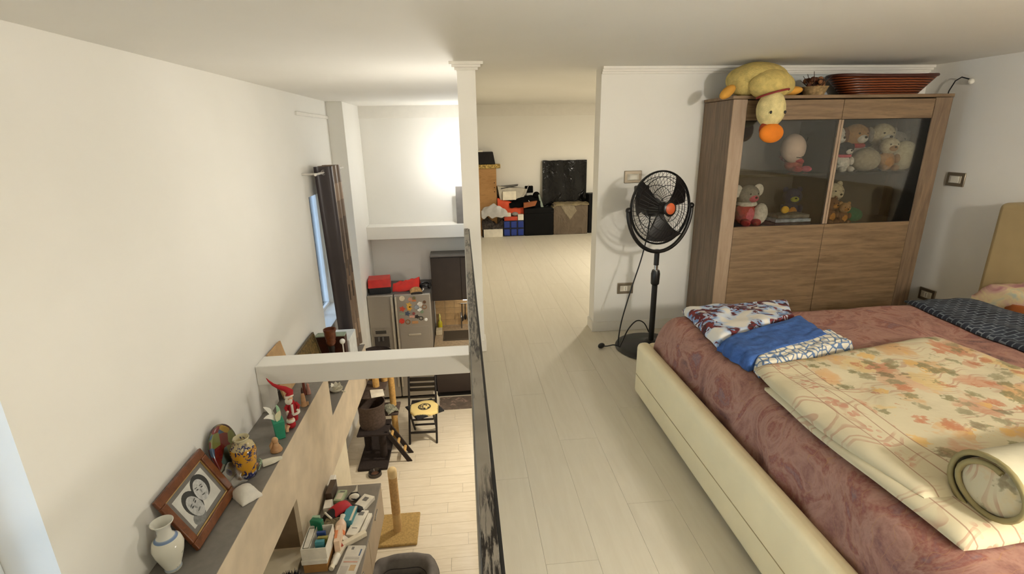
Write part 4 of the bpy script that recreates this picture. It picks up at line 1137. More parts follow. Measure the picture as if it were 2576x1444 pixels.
one(MB(T(.655, 7.35, .2915)).bx(-.05, .045, -.035, .035, 0, .055), 'white_packet', WB, 'small white packet on the orange red box', 'box', bevel=.004)
one(MB(T(.762, 7.35, .292)).ell((0, 0, .032), (.05, .035, .032), 14, 8, lump=.1), 'grey_pouch', mat('grey_pouch_cloth', c(140, 138, 132), .7), 'rounded grey pouch between the white packets', 'pouch')
one(MB(T(.70, 7.42, .34)).sheet(24, 14, lambda u, v: (-.19+.40*u, -.05+.08*v, .05+.17*(1-.55*u)*math.sin(PI*min(1, v*1.15))**.6+.02*noise.noise(Vector((u*8, v*5, 2)))-.03*u), (0, 0, -.04)), 'orange_bag', mat('orange_cloth', c(216, 78, 34), .6), 'bright orange cloth bag on top of the blue crate pile', 'bag', smooth=60)
t = thing('open_carton', 'open white carton with black lid and paper label on the pile', 'box', (.75, 7.47, .53), .06)
MB().hexa([(-.20, -.07, 0), (.14, -.07, 0), (.14, .08, 0), (-.20, .08, 0)], [(-.24, -.08, .20), (.20, -.08, .15), (.20, .10, .15), (-.24, .10, .20)]).obj('carton', mat('cream_carton', c(190, 184, 170), .6), t, bevel=.003)
MB().hexa([(-.19, -.088, .16), (.06, -.085, .20), (.09, .05, .20), (-.17, .05, .18)], [(-.19, -.092, .17), (.06, -.089, .21), (.09, .05, .215), (-.17, .05, .195)]).obj('black_lid', BLK, t, bevel=.002)
MB().bx(-.165, .03, -.10, -.085, .0, .125).obj('paper_label', mat('white_paper', c(236, 228, 208), .7), t, smooth=0)
one(MB(T(.66, 7.56, .30)).bx(-.13, -.02, -.03, .03, .0, .42), 'dark_case', BLKC, 'dark narrow case between the tan carcass and the white carton', 'case', bevel=.004)
t = thing('backpack', 'black backpack slumped on the black chest with straps', 'bag', (.985, 7.45, .42))
MB().sheet(24, 16, lambda u, v: (-.30+.46*u, -.10+.20*v, .02+(.05+.26*u**1.2*(1.25-u))*math.sin(PI*min(1, v*1.1))**.5+.03*noise.noise(Vector((u*5, v*5, 1)))), (0, 0, -.02)).obj('bag_body', BLKC, t, smooth=60)
MB().ell((.11, -.02, .16), (.055, .06, .055), 12, 8).obj('side_pocket', BLKC, t)
MB().bx(-.06, .06, -.04, .02, .20, .30).obj('top_flap', BLKC, t, bevel=.01)
MB().tube([(-.15, -.09, .14), (-.06, -.11, .20), (-.03, -.10, .28), (-.01, -.06, .32)], .006, 6).obj('strap', mat('grey_webbing', c(170, 166, 160), .7), t)
MB().tube([(-.02, -.10, .10), (.03, -.115, .02)], .006, 6).obj('strap', mat('grey_webbing', c(170, 166, 160), .7), t)
one(MB(T(1.0, 7.35, .412)).hexa([(-.11, -.05, 0), (.06, -.05, .03), (.06, .05, .03), (-.11, .05, 0)], [(-.11, -.05, .075), (.09, -.05, .10), (.09, .05, .10), (-.11, .05, .075)]), 'brown_wrapper', mat('brown_wrapping', c(150, 84, 40), .5), 'brown wrapped packet on the front of the black chest', 'packet', bevel=.003)
one(MB(T(1.165, 7.39, .40)).hexa([(-.012, -.02, .01), (.03, -.02, .01), (.03, .02, .01), (-.012, .02, .01)], [(-.05, -.02, .19), (-.03, -.02, .20), (-.03, .02, .20), (-.05, .02, .19)]), 'folded_umbrella', mat('pale_teal_cloth', c(150, 162, 150), .6), 'pale teal folded umbrella beside the backpack', 'umbrella', bevel=.004)
t = thing('black_chest', 'black box on the floor between the blue crate and the wrapped box', 'box', (1.115, 7.42, 0))
MB().bx(-.215, .215, -.12, .12, 0, .33).obj('chest_body', mat('black_leatherette', c(9, 9, 10), .5, spec=.15), t, bevel=.006)
MB().bx(-.22, .22, -.125, .125, .33, .405).obj('chest_lid', mat('black_leatherette', c(9, 9, 10), .5, spec=.15), t, bevel=.006)
def film(name, col, rough):
    t = NT(name)
    co = t.co((1, 1, .6))
    n = t.noise(co, 9, 4, 1.2)
    t.base(t.ramp(n, [(.3, tuple(x*.7 for x in col[:3])+(1,)), (.7, col)]), rough, 0, .3)
    t.bump(n, .8, .03)
    return t.m
one(MB(T(1.54, 7.555, 0)).sheet(26, 30, lambda u, v: (-.335+.67*u, -.055+.05*v-.012*noise.noise(Vector((u*7, v*3, 6)))-.010*math.sin(u*17+v*3), .002+1.07*v+.008*noise.noise(Vector((u*9, 0, 0)))*v), (0, .035, 0)), 'wrapped_picture', film('black_bin_liner', c(9, 8, 8), .18), 'large flat picture wrapped in shiny black plastic leaning on the storage wall', 'picture', smooth=60)
t = thing('wrapped_box', 'grey brown box wrapped in clear film in front of the black panel', 'box', (1.595, 7.40, 0))
MB().bx(-.26, .26, -.09, .085, 0, .45).obj('box_body', film('brown_film', c(112, 98, 82), .35), t, bevel=.008)
MB().sheet(24, 10, lambda u, v: (-.29+.56*u, -.105+.20*v, .465+.018*noise.noise(Vector((u*7, v*4, 3)))-.10*max(0, .12-u)*6-.03*max(0, .3-v)*2), (0, 0, -.012)).obj('film_top', film('straw_film', c(142, 128, 98), .35), t, smooth=60)
MB().sheet(14, 12, lambda u, v: (-.16+.20*u+.05*v, -.094-.008*abs(noise.noise(Vector((u*6, v*6, 1)))), .44-.22*v*(1-abs(2*u-1)*.6)), (0, .004, 0)).obj('film_fold', film('pale_film', c(148, 136, 114), .3), t, smooth=60)
one(MB(T(1.93, 7.45, 0)).bx(-.06, .16, -.10, .12, 0, .585), 'black_suitcase', mat('black_suitcase_cloth', c(12, 12, 13), .6, spec=.15), 'black suitcase at the right edge of the storage pile', 'suitcase', bevel=.015)

# ------------------------------------------------------------------ switches and sockets
FRAMEM = mat('satin_bronze_plate', c(150, 138, 120), .3, .6)
def plate(label, loc, rz, w_, h_, kind, gap):
    t = thing('socket' if kind == 'socket' else 'light_switch', label, 'switch' if kind != 'socket' else 'socket', loc, rz)
    a, b = w_/2, h_/2
    MB().bx(-a, a, -.010, 0, -b, b).obj('cover_plate', FRAMEM, t, bevel=.004)
    MB().bx(-a*.66, a*.66, -.0125, -.010, -b*.52, b*.52).obj('insert', mat('ivory_insert', c(206, 198, 180), .4), t, bevel=.001)
    if kind == 'socket':
        MB().bx(-.014, .014, -.0145, -.0125, -b*.42, b*.42).obj('socket_face', WB, t, bevel=.001)
        for z in (-.01, 0, .01):
            MB().cyl((0, -.0145, z), (0, -.0150, z), .003, n=8).obj('pin_hole', BLK, t)
    else:
        MB().bx(-.028, .028, -.0150, -.0125, -b*.45, b*.45).obj('rocker', WB, t, bevel=.002)
plate('bronze light switch on the wall behind the top of the fan', (1.197, 3.483, 1.152), 0, .125, .085, 'switch', 0)
plate('bronze wall socket low on the wall beside the fan pole', (1.183, 3.483, .335), 0, .122, .085, 'socket', 0)
plate('bronze light switch on the right wall beside the cabinet', (XR, 3.10, 1.115), -PI/2, .128, .09, 'switch', 0)
plate('bronze wall socket on the right wall just above the bed edge', (XR, 3.11, .30), -PI/2, .128, .09, 'socket', 0)
t = thing('hanging_cable', 'loose black cable with white connector hanging on the right wall', 'cable', (XR, 3.16, 1.73))
MB().ell((-.02, -.02, .0), (.018, .02, .018), 10, 7).obj('wall_outlet', WB, t)
MB().tube([(-.02, -.02, .01), (-.04, .03, .03), (-.05, .06, .01), (-.05, .09, -.05), (-.045, .10, -.10), (-.05, .08, -.13), (-.05, .05, -.11), (-.05, .07, -.09), (-.05, .11, -.12), (-.055, .12, -.16)], .004, 6).obj('cord', mat('black_cable', c(20, 20, 22), .5), t, smooth=70)
MB().bx(-.067, -.043, .107, .133, -.225, -.16).obj('connector', WB, t, bevel=.004)

# ------------------------------------------------------------------ pedestal fan
FB = mat('black_fan_plastic', c(15, 14, 14), .35)
FM = mat('black_wire', c(18, 17, 17), .4, .3)
fx, fy = 1.27, 3.13
t = thing('pedestal_fan', 'black pedestal fan with round grille and orange centre badge', 'fan', (fx, fy, 0))
MB().lathe([(0, 0), (.235, 0), (.245, .006), (.240, .016), (.20, .030), (.10, .042), (.045, .050), (.032, .06)], 40).obj('base', FB, t, smooth=50)
MB().cyl((0, 0, .05), (0, 0, .47), .019, n=16).obj('pole', FB, t)
MB().lathe([(.019, .46), (.028, .47), (.030, .54), (.024, .565)], 18).obj('height_collar', FB, t, smooth=50)
MB().cyl((0, 0, .55), (0, 0, .62), .013, n=12).obj('inner_pole', mat('chrome', c(190, 188, 184), .2, .9), t)
MB().cyl((0, 0, .60), (0, 0, .705), .017, n=12).obj('neck', FB, t)
nd = Vector((.30, -.95, .06)).normalized()
rt = Vector((nd.y*-1, nd.x, 0)).normalized()
up = nd.cross(-rt).normalized()
if up.z < 0:
    up = -up
cz = .982
RR = .232
hub = Vector((.0, -.01, cz))
def ring(rad, off, n=48):
    return [hub+nd*off+rad*(math.cos(2*PI*i/n)*rt+math.sin(2*PI*i/n)*up) for i in range(n)]
# yoke: half ring under the cage
yk = []
for i in range(25):
    a = PI+PI*i/24
    yk.append(hub+(RR+.022)*math.cos(a)*rt+(RR+.052)*math.sin(a)*up)
MB().tube(yk, .013, 10).obj('yoke', FB, t, smooth=60)
for s in (-1, 1):
    MB().ell(hub+s*(RR+.018)*rt, .020, 10, 7).obj('pivot_knob', FB, t)
def cage(name, sgn, depth):
    b = MB()
    b.tube(ring(RR, .0+sgn*.004), .006, 6, True)
    for q in (.35, .62, .85):
        b.tube(ring(RR*q, sgn*depth*(1-q**2.4)), .0022, 4, True)
    n = 44
    for i in range(n):
        a = 2*PI*i/n
        pts = []
        for q in (.20, .4, .6, .8, .93, 1.0):
            tw = .35*(1-q)
            pts.append(hub+nd*sgn*depth*(1-q**2.4)+RR*q*(math.cos(a+tw)*rt+math.sin(a+tw)*up))
        b.tube(pts, .0012, 4)
    return b.obj(name, FM, t, smooth=60)
fg = cage('front_grille', 1, .085)
cage('rear_grille', -1, .075)
MF = Matrix((( rt.x, up.x, nd.x, hub.x), (rt.y, up.y, nd.y, hub.y), (rt.z, up.z, nd.z, hub.z), (0, 0, 0, 1)))
MB(MF).lathe([(0, .080), (.046, .080), (.050, .088), (.044, .094), (0, .095)], 24).obj('grille_disc', FB, t, smooth=50)
MB(MF).lathe([(0, .0945), (.036, .0945), (.032, .099), (0, .100)], 24).obj('badge', mat('orange_badge', c(206, 96, 52), .4), t, smooth=50)
MB(MF).lathe([(0, -.16), (.05, -.155), (.062, -.13), (.062, -.06), (.04, -.03), (.04, .03), (.03, .04), (0, .042)], 24).obj('motor', FB, t, smooth=50)
MB(MF).bx(-.125, -.035, .085, .145, -.12, -.07).obj('control_box', FB, t, bevel=.008)
for k in range(3):
    a0 = 2*PI*k/3+.35
    def bl(u, v):
        r = .035+.185*u
        a = a0+(v-.5)*(.72+.38*u)+.30*u
        q = Vector((r*math.cos(a), r*math.sin(a), .010+.05*(v-.5)*(.4+u)))
        return MF @ q
    MB().sheet(10, 8, bl, nd*-.004).obj('blade', mat('black_blade', c(24, 22, 22), .3), t, smooth=70)
cp = [Vector((-.04, .06, cz-.06)), Vector((-.05, .06, .80)), Vector((-.09, .05, .62)), Vector((-.16, .03, .40)), Vector((-.22, .0, .20)), Vector((-.245, -.03, .06)), Vector((-.235, -.04, .038)), Vector((-.22, -.02, .05)), Vector((-.16, .02, .14)), Vector((-.10, .03, .195)), Vector((-.05, .02, .18)), Vector((-.02, .0, .12))]
def smooth_path(p, n=6):
    out = []
    for i in range(len(p)-1):
        a, b, c_, d = p[max(i-1, 0)], p[i], p[i+1], p[min(i+2, len(p)-1)]
        for j in range(n):
            s = j/n
            out.append(.5*((2*b)+(c_-a)*s+(2*a-5*b+4*c_-d)*s*s+(3*b-a-3*c_+d)*s**3))
    return out+[p[-1]]
MB().tube(smooth_path(cp), .0045, 6).obj('cord', BLK, t, smooth=70)
pl = smooth_path([Vector((-.235, -.04, .038)), Vector((-.27, -.02, .045)), Vector((-.31, .0, .030)), Vector((-.335, .02, .022))])
MB().tube(pl, .0045, 6).obj('plug_lead', BLK, t, smooth=70)
MB(T(-.345, .03, .022) @ RZ(.6)).ell((0, 0, 0), (.03, .019, .019), 12, 8).obj('plug', BLK, t)

# ------------------------------------------------------------------ display cabinet
OAK = wood('grey_oak_vertical', c(100, 80, 60), c(136, 113, 88), (6, 6, .5), .5, 6, .12)
OAKH = wood('grey_oak_horizontal', c(104, 82, 57), c(142, 116, 86), (.5, 6, 6), .5, 6, .12)
OAKL = wood('pale_oak_stile', c(150, 126, 102), c(168, 146, 122), (6, 6, .5), .5, 6, .1)
INN = mat('cabinet_inside', c(74, 66, 58), .6)
CX0, CX1, CY0, CY1, CZ = 1.672, 3.14, 3.10, 3.478, 1.655
co = Vector(((CX0+CX1)/2, 3.29, 0))
t = thing('display_cabinet', 'grey oak display cabinet with two glass doors above two wooden doors', 'cabinet', tuple(co))
W2(MB().bx(CX0, CX0+.025, CY0, CY1, 0, CZ-.022), 'side_panel', OAK, t, co, bevel=.002)
W2(MB().bx(CX1-.025, CX1, CY0, CY1, 0, CZ-.022), 'side_panel', OAK, t, co, bevel=.002)
W2(MB().bx(CX0-.004, CX1+.004, CY0-.006, CY1, CZ-.02, CZ), 'top_board', OAKH, t, co, bevel=.003)
W2(MB().bx(CX0+.025, CX1-.025, CY1-.008, CY1-.001, .06, CZ-.022), 'back_panel', INN, t, co, smooth=0)
W2(MB().bx(CX0+.025, CX1-.025, CY0+.03, CY1-.008, .80, .828), 'middle_board', INN, t, co, smooth=0)
W2(MB().bx(CX0+.025, CX1-.025, CY0+.03, CY1-.008, .05, .07), 'bottom_board', INN, t, co, smooth=0)
W2(MB().bx(2.390, 2.412, CY0+.03, CY1-.008, .828, 1.50), 'divider', INN, t, co, smooth=0)
W2(MB().bx(CX0+.025, 2.39, CY0+.035, CY1-.008, 1.160, 1.176), 'glass_shelf', glass('smoked_shelf', (.55, .5, .45, 1), .05), t, co, smooth=0)
W2(MB().bx(2.412, CX1-.025, CY0+.035, CY1-.008, 1.160, 1.176), 'glass_shelf', glass('smoked_shelf', (.55, .5, .45, 1), .05), t, co, smooth=0)
W2(MB().bx(CX0+.001, 1.765, CY0-.004, CY0+.02, 0, CZ-.022), 'front_stile', OAKL, t, co, bevel=.002)
W2(MB().bx(3.022, CX1-.001, CY0-.004, CY0+.02, 0, CZ-.022), 'front_stile', OAK, t, co, bevel=.002)
W2(MB().bx(1.767, 2.400, CY0-.002, CY0+.018, 1.51, CZ-.028), 'header', OAKH, t, co, bevel=.002)
W2(MB().bx(2.403, 3.020, CY0-.002, CY0+.018, 1.51, CZ-.028), 'header', OAKH, t, co, bevel=.002)
for a, b, m in ((1.767, 2.402, 0), (2.405, 3.020, 1)):
    d = W2(MB().bx(a, b, CY0-.003, CY0+.017, .07, .842), 'lower_door', OAKH, t, co, bevel=.002)
    gp = glass('door_glass', (.86, .86, .84, 1), .0)
    fr_ = MB().bx(a+(0 if m else .58+.04), (b if not m else a+.012), CY0-.003, CY0+.014, .846, 1.507) if not m else MB().bx(a, a+.014, CY0-.003, CY0+.014, .846, 1.507)
    g = W2(fr_, 'glass_door_edge', OAKL, t, co, bevel=.001)
    W2(MB().bx(a+(.014 if m else 0), b-(0 if m else .016), CY0+.002, CY0+.007, .846, 1.507), 'pane', gp, g, co, smooth=0)

# ------------------------------------------------------------------ soft toys
def plushmat(nm, col):
    return mat('plush_'+nm, col, .95, var=.1, scale=60, bump=.7, bscale=260)
EYE = mat('toy_eye', c(16, 14, 14), .2)
def plush(label, loc, s, body, head=None, belly=None, rz=0, ears='round', name='soft_toy', tilt=0.0, ear_m=None, scarf=None, muzzle=None):
    """seated soft toy facing -Y; s = total height"""
    head = head or body
    muzzle = muzzle or belly or head
    t = thing(name, label, 'soft toy', loc, rz, 'soft toys in the display cabinet')
    MB().ell((0, 0, s*.27), (s*.24, s*.20, s*.27), 16, 10, lump=.06, seed=s*9).obj('body', body, t)
    if belly:
        MB().ell((0, -s*.07, s*.26), (s*.17, s*.145, s*.20), 14, 9).obj('belly', belly, t)
    hz = s*.70
    MB().ell((s*tilt, -s*.03, hz), (s*.26, s*.22, s*.235), 16, 10, lump=.05, seed=s*5).obj('head', head, t)
    MB().ell((s*tilt, -s*.21, hz-s*.06), (s*.12, s*.09, s*.085), 12, 8).obj('muzzle', muzzle, t)
    MB().ell((s*tilt, -s*.295, hz-s*.03), (s*.035, s*.022, s*.026), 8, 6).obj('nose', EYE, t)
    for q in (-1, 1):
        MB().ell((s*tilt+q*s*.10, -s*.215, hz+s*.045), s*.024, 8, 6).obj('eye', EYE, t)
        if ears == 'round':
            MB().ell((s*tilt+q*s*.19, 0, hz+s*.19), (s*.085, s*.04, s*.085), 10, 7).obj('ear', ear_m or head, t)
        elif ears == 'flop':
            MB().ell((s*tilt+q*s*.25, -s*.03, hz+s*.02), (s*.06, s*.09, s*.16), 10, 7, RY(q*.2)).obj('ear', ear_m or head, t)
        elif ears == 'big':
            MB().ell((s*tilt+q*s*.30, 0, hz+s*.10), (s*.15, s*.05, s*.15), 12, 8).obj('ear', ear_m or head, t)
        MB().ell((q*s*.23, -s*.10, s*.34), (s*.08, s*.10, s*.15), 10, 7, RX(-.6) @ RY(q*.25)).obj('arm', body, t)
        MB().ell((q*s*.15, -s*.20, s*.09), (s*.09, s*.15, s*.09), 10, 7).obj('leg', body, t)
    if scarf:
        MB().tube([(s*.20*math.cos(a), s*.17*math.sin(a), s*.50) for a in [2*PI*i/16 for i in range(16)]], s*.05, 8, True).obj('scarf', scarf, t)
    return t
PW_ = plushmat('white', c(222, 216, 202)); PC = plushmat('cream', c(208, 194, 160)); PT = plushmat('tan', c(176, 134, 84)); PB = plushmat('brown', c(120, 80, 46)); PG = plushmat('grey', c(150, 144, 132)); PBK = plushmat('charcoal', c(44, 42, 44)); PR = plushmat('red', c(170, 40, 44)); PP = plushmat('pink', c(208, 96, 110)); PGN = plushmat('green', c(22, 104, 70)); PO = plushmat('ochre', c(190, 128, 48)); PNV = plushmat('navy', c(32, 40, 70))
S1, S2 = 1.177, .829
# left, upper: doll with pale egg-shaped head
t = thing('cloth_doll', 'pale egg headed cloth doll in red sitting on the upper left shelf', 'soft toy', (2.215, 3.27, S1), .25)
MB().ell((.03, 0, .05), (.065, .05, .05), 14, 9).obj('body', plushmat('rust', c(150, 60, 40)), t)
MB().ell((-.015, -.02, .155), (.085, .07, .095), 18, 12, RY(-.25)).obj('head', mat('pale_felt', c(214, 190, 172), .8), t)
MB().tube([(.02, -.085, .20), (.035, -.078, .225)], .003, 6).obj('eye_stitch', EYE, t)
MB().tube([(.04, -.076, .145), (.055, -.068, .175)], .003, 6).obj('eye_stitch', EYE, t)
MB().tube([(-.04, -.078, .10), (-.01, -.085, .096), (.01, -.082, .104)], .0025, 6).obj('mouth_stitch', EYE, t)
MB().tube([(.065*math.cos(a)+.01, .05*math.sin(a), .082-.02*math.cos(a)) for a in [2*PI*i/16 for i in range(16)]], .018, 8, True).obj('scarf', PR, t)
for q in (-1, 1):
    MB().ell((.03+q*.04, -.07, .022), (.022, .04, .02), 10, 7).obj('foot', PP if q > 0 else PR, t)
# left, lower
plush('grey koala like soft toy in pink and white at the lower left', (1.925, 3.25, S2), .29, PR, PG, PP, .2, 'big', ear_m=PW_, scarf=PW_)
one(MB(T(2.01, 3.22, S2)).ell((0, 0, .075), (.05, .05, .075), 14, 9, RY(.3), lump=.1), 'plush_arm_toy', PW_, 'white oval soft toy leaning beside the grey koala', 'soft toy')
plush('dark blue soft toy with yellow patches at the back of the lower left shelf', (2.31, 3.34, S2+.006), .24, PNV, PNV, PO, -.2, 'round', muzzle=plushmat('lime', c(160, 164, 60)))
CL = mat('grey_folded_shirt', c(116, 110, 98), .9, var=.15, scale=30)
for i, (z, col, lb, w_) in enumerate(((0, c(62, 48, 50), 'dark folded garment at the bottom of the clothes pile', .25), (.028, c(150, 160, 170), 'pale blue folded garment in the clothes pile', .25), (.055, c(116, 110, 98), 'grey folded garment on top of the clothes pile', .22))):
    one(MB(T(2.20, 3.20, S2+z)).sheet(14, 10, lambda u, v: (-w_/2+w_*u, -.07+.13*v, .022+.006*noise.noise(Vector((u*5, v*5, i)))), (0, 0, -.020)), 'folded_garment', mat('garment_%d' % i, col, .9, var=.2, scale=30), lb, 'clothes', 'folded clothes in the cabinet', smooth=60)
one(MB(T(2.155, 3.17, S2+.082) @ RZ(.4)).ell((0, 0, .025), (.035, .02, .025), 10, 7, lump=.2), 'yellow_toy', mat('bright_yellow_felt', c(216, 170, 30), .8), 'small bright yellow toy lying on the folded clothes', 'soft toy')
# right, upper
plush('white seal like soft toy at the left of the upper right shelf', (2.53, 3.34, S1), .325, PW_, PW_, None, .35, 'none')
plush('black and white puppy soft toy with pink bow low on the upper right shelf', (2.535, 3.20, S1), .205, PW_, PBK, PW_, .1, 'flop', scarf=PP)
plush('brown and white dog soft toy with open red mouth', (2.70, 3.34, S1), .325, PW_, PT, PW_, .15, 'flop', ear_m=PB, scarf=PR, muzzle=PW_)
plush('large cream lamb soft toy at the back of the upper right shelf', (2.90, 3.345, S1), .325, PC, PC, PW_, 0, 'flop', ear_m=PG)
one(MB(T(2.70, 3.20, S1)).ell((0, 0, .075), (.095, .075, .075), 18, 11, lump=.08), 'soft_ball_toy', plushmat('stone', c(170, 158, 134)), 'rounded greyish cream soft toy lying in front of the dog', 'soft toy')
plush('tan soft toy with cream hood on the right of the upper shelf', (2.85, 3.20, S1), .23, PT, PC, PO, -.1, 'none', muzzle=PT)
one(MB(T(3.0, 3.23, S1)).ell((0, 0, .095), (.085, .08, .095), 18, 11, lump=.05), 'soft_ball_toy', plushmat('ivory', c(218, 206, 170)), 'round ivory soft toy at the right end of the upper shelf', 'soft toy')
plush('grey elephant like soft toy in the far right corner of the upper shelf', (3.03, 3.36, S1), .27, PG, PG, None, -.2, 'big')
# right, lower
plush('cream bear soft toy at the back left of the lower right shelf', (2.60, 3.33, S2), .28, PT, PC, None, .1, 'round')
plush('small ochre bear soft toy at the front left of the lower right shelf', (2.505, 3.20, S2), .19, PB, PB, PO, .2, 'round')
plush('small tan bear soft toy sitting in front of the cream bear', (2.605, 3.195, S2), .15, PB, PT, PO, -.1, 'round')
one(MB(T(2.70, 3.24, S2)).ell((0, 0, .05), (.075, .06, .05), 16, 10, lump=.2), 'green_soft_toy', PGN, 'dark green curled soft toy beside the cream bear', 'soft toy')
# ------------------------------------------------------------------ on top of the display cabinet
YD = mat('yellow_duck_plush', c(200, 178, 106), .95, var=.1, scale=30, bump=.8, bscale=180)
YDL = mat('pale_duck_plush', c(212, 196, 138), .95, var=.08, scale=30, bump=.8, bscale=180)
ORG = mat('orange_felt', c(222, 124, 24), .85, bump=.3)
ORL = mat('light_orange_felt', c(214, 156, 62), .85, bump=.3)
t = thing('plush_duck', 'big yellow plush duck lying on the cabinet with its head hanging down', 'soft toy', (1.85, 3.15, CZ))
MB().ell((0, .03, .100), (.175, .19, .098), 26, 16, lump=.05, freq=9).obj('body', YD, t)
MB().ell((.01, -.12, .055), (.13, .10, .085), 20, 12, lump=.05).obj('chest', YD, t)
MB().ell((-.005, -.175, -.085), (.082, .075, .105), 22, 14, lump=.04).obj('head', YDL, t)
bk = MB().ell((-.005, -.21, -.222), (.074, .034, .056), 20, 12).obj('beak', ORG, t)
MB().ell((-.005, -.185, -.20), (.064, .03, .055), 18, 10).obj('lower_beak', mat('dark_orange_felt', c(150, 56, 20), .9), t)
MB().ell((-.045, -.244, -.105), (.007, .006, .009), 8, 6).obj('eye', EYE, t)
MB().ell((.045, -.240, -.105), (.007, .006, .009), 8, 6).obj('eye', EYE, t)
MB().tube([(.085*math.cos(a), -.165+.078*math.sin(a), .00+.022*math.cos(a+.6)) for a in [2*PI*i/24 for i in range(24)]], .006, 8, True).obj('ribbon', mat('dark_red_ribbon', c(130, 34, 30), .5), t)
MB().ell((-.10, -.02, .06), (.07, .10, .06), 14, 9, RZ(.5), lump=.06).obj('wing', YD, t)
MB().ell((.14, -.03, .06), (.07, .10, .065), 14, 9, RZ(-.5), lump=.06).obj('wing', YD, t)
MB().ell((-.225, -.06, .02), (.055, .035, .030), 14, 9, RY(-.7)).obj('foot', ORL, t)
MB().ell((.23, .0, .028), (.065, .035, .026), 14, 9, RY(-.1)).obj('foot', ORL, t)
t = thing('dried_flowers', 'dried flower arrangement in a small beige basket on the cabinet', 'ornament', (2.275, 3.22, CZ))
MB().lathe([(0, 0), (.055, 0), (.075, .05), (.080, .056), (.070, .056), (.05, .01), (0, .008)], 20).obj('basket', mat('beige_wicker', c(164, 136, 92), .8, var=.2, scale=60), t, smooth=60)
FL = [mat('dried_%d' % i, q, .9) for i, q in enumerate((c(96, 56, 36), c(150, 100, 62), c(70, 46, 34)))]
for i in range(26):
    a = random.uniform(0, 2*PI); r = random.uniform(0, .075)
    x, y, z = r*math.cos(a), r*math.sin(a), .06+random.uniform(0, .05)
    MB().ell((x, y, z), random.uniform(.010, .02), 7, 5, lump=.3, seed=i).obj('flower_head', FL[i % 3], t)
for i in range(8):
    a = 2*PI*i/8
    MB().tube([(.03*math.cos(a), .03*math.sin(a), .05), (.09*math.cos(a), .09*math.sin(a), .10+.02*(i % 3))], [.003, .0015], 5).obj('twig', FL[2], t)
# wicker tray
t = thing('wicker_basket', 'long dark red brown wicker basket on the right of the cabinet top', 'basket', (2.765, 3.27, CZ))
def wick():
    t = NT('red_brown_wicker')
    co = t.co((1, 1, 1))
    wv = t.n('ShaderNodeTexWave', wave_type='BANDS', bands_direction='Z')
    wv.inputs['Scale'].default_value = 22
    wv.inputs['Distortion'].default_value = 1.5
    t.l(co, wv.inputs['Vector'])
    t.base(t.ramp(wv.outputs['Fac'], [(.2, c(62, 26, 14)), (.8, c(140, 72, 34))]), .35)
    t.bump(wv.outputs['Fac'], .8, .006)
    return t.m
WK = wick()
def boat(u, v, inset):
    a = 2*PI*u
    ex = (.24+.12*v-inset)*math.copysign(abs(math.cos(a))**.75, math.cos(a))
    ey = (.10+.05*v-inset)*math.copysign(abs(math.sin(a))**.75, math.sin(a))
    z = .112*v+.012*v*math.cos(a)**2
    return (ex, ey, z)
b = MB()
nu, nv = 48, 6
vs = [boat(i/nu, j/nv, 0) for i in range(nu) for j in range(nv+1)]+[boat(i/nu, j/nv, .012) for i in range(nu) for j in range(nv+1)]
N = nu*(nv+1)
fs = []
for i in range(nu):
    i2 = (i+1) % nu
    for j in range(nv):
        q = (i*(nv+1)+j, i2*(nv+1)+j, i2*(nv+1)+j+1, i*(nv+1)+j+1)
        fs.append(q); fs.append(tuple(x+N for x in reversed(q)))
    fs.append((i*(nv+1)+nv, i2*(nv+1)+nv, N+i2*(nv+1)+nv, N+i*(nv+1)+nv))
fs.append(tuple(i*(nv+1) for i in range(nu)))
fs.append(tuple(N+i*(nv+1) for i in range(nu)))
b.add(vs, fs)
b.obj('woven_wall', WK, t, smooth=60)
MB().tube([boat(i/nu, 1.0, .006) for i in range(nu)], .010, 8, True).obj('rim', mat('dark_wicker_rim', c(70, 30, 18), .4), t, smooth=70)
one(MB().bx(2.02, 2.96, 3.425, 3.470, CZ+.001, CZ+.155), 'foam_block', mat('white_foam', c(206, 210, 208), .5), 'long white foam block behind the basket on the cabinet top', 'foam', bevel=.02)
one(MB().bx(2.05, 2.40, 3.33, 3.40, CZ+.001, CZ+.06), 'black_box', mat('black_case', c(38, 34, 34), .5), 'low black box behind the dried flowers', 'box', bevel=.004)

# ------------------------------------------------------------------ bed
LEATH = mat('cream_leatherette', c(240, 226, 188), .48, var=.02, scale=6, bump=.06, bscale=260)
BX0, BX1, BY0, BY1 = .93, 3.20, .66, 2.50
t = thing('bed', 'double bed with cream leatherette frame and tan headboard', 'bed', ((BX0+BX1)/2, (BY0+BY1)/2, 0))
co = Vector(((BX0+BX1)/2, (BY0+BY1)/2, 0))
W2(MB().bx(BX0, BX0+.075, BY0, BY1, .025, .335), 'foot_board', LEATH, t, co, bevel=.030, seg=4)
W2(MB().bx(BX0+.06, BX1, BY1-.07, BY1, .025, .33), 'side_rail', LEATH, t, co, bevel=.028, seg=4)
W2(MB().bx(BX0+.06, BX1, BY0, BY0+.07, .025, .33), 'side_rail', LEATH, t, co, bevel=.028, seg=4)
W2(MB().bx(BX0-.002, BX0+.004, BY0+.03, BY1-.03, .150, .153), 'seam', mat('leather_seam', c(180, 160, 120), .6), t, co, smooth=0)
W2(MB().bx(3.135, XR-.002, BY0-.14, 2.655, .10, 1.025), 'headboard', mat('tan_headboard_leatherette', c(186, 164, 120), .55, var=.02, bump=.06, bscale=260), t, co, bevel=.035, seg=4)
for x in (1.05, 3.0):
    for y in (BY0+.12, BY1-.12):
        W2(MB().bx(x-.03, x+.03, y-.03, y+.03, 0, .03), 'leg', BLK, t, co, smooth=0)
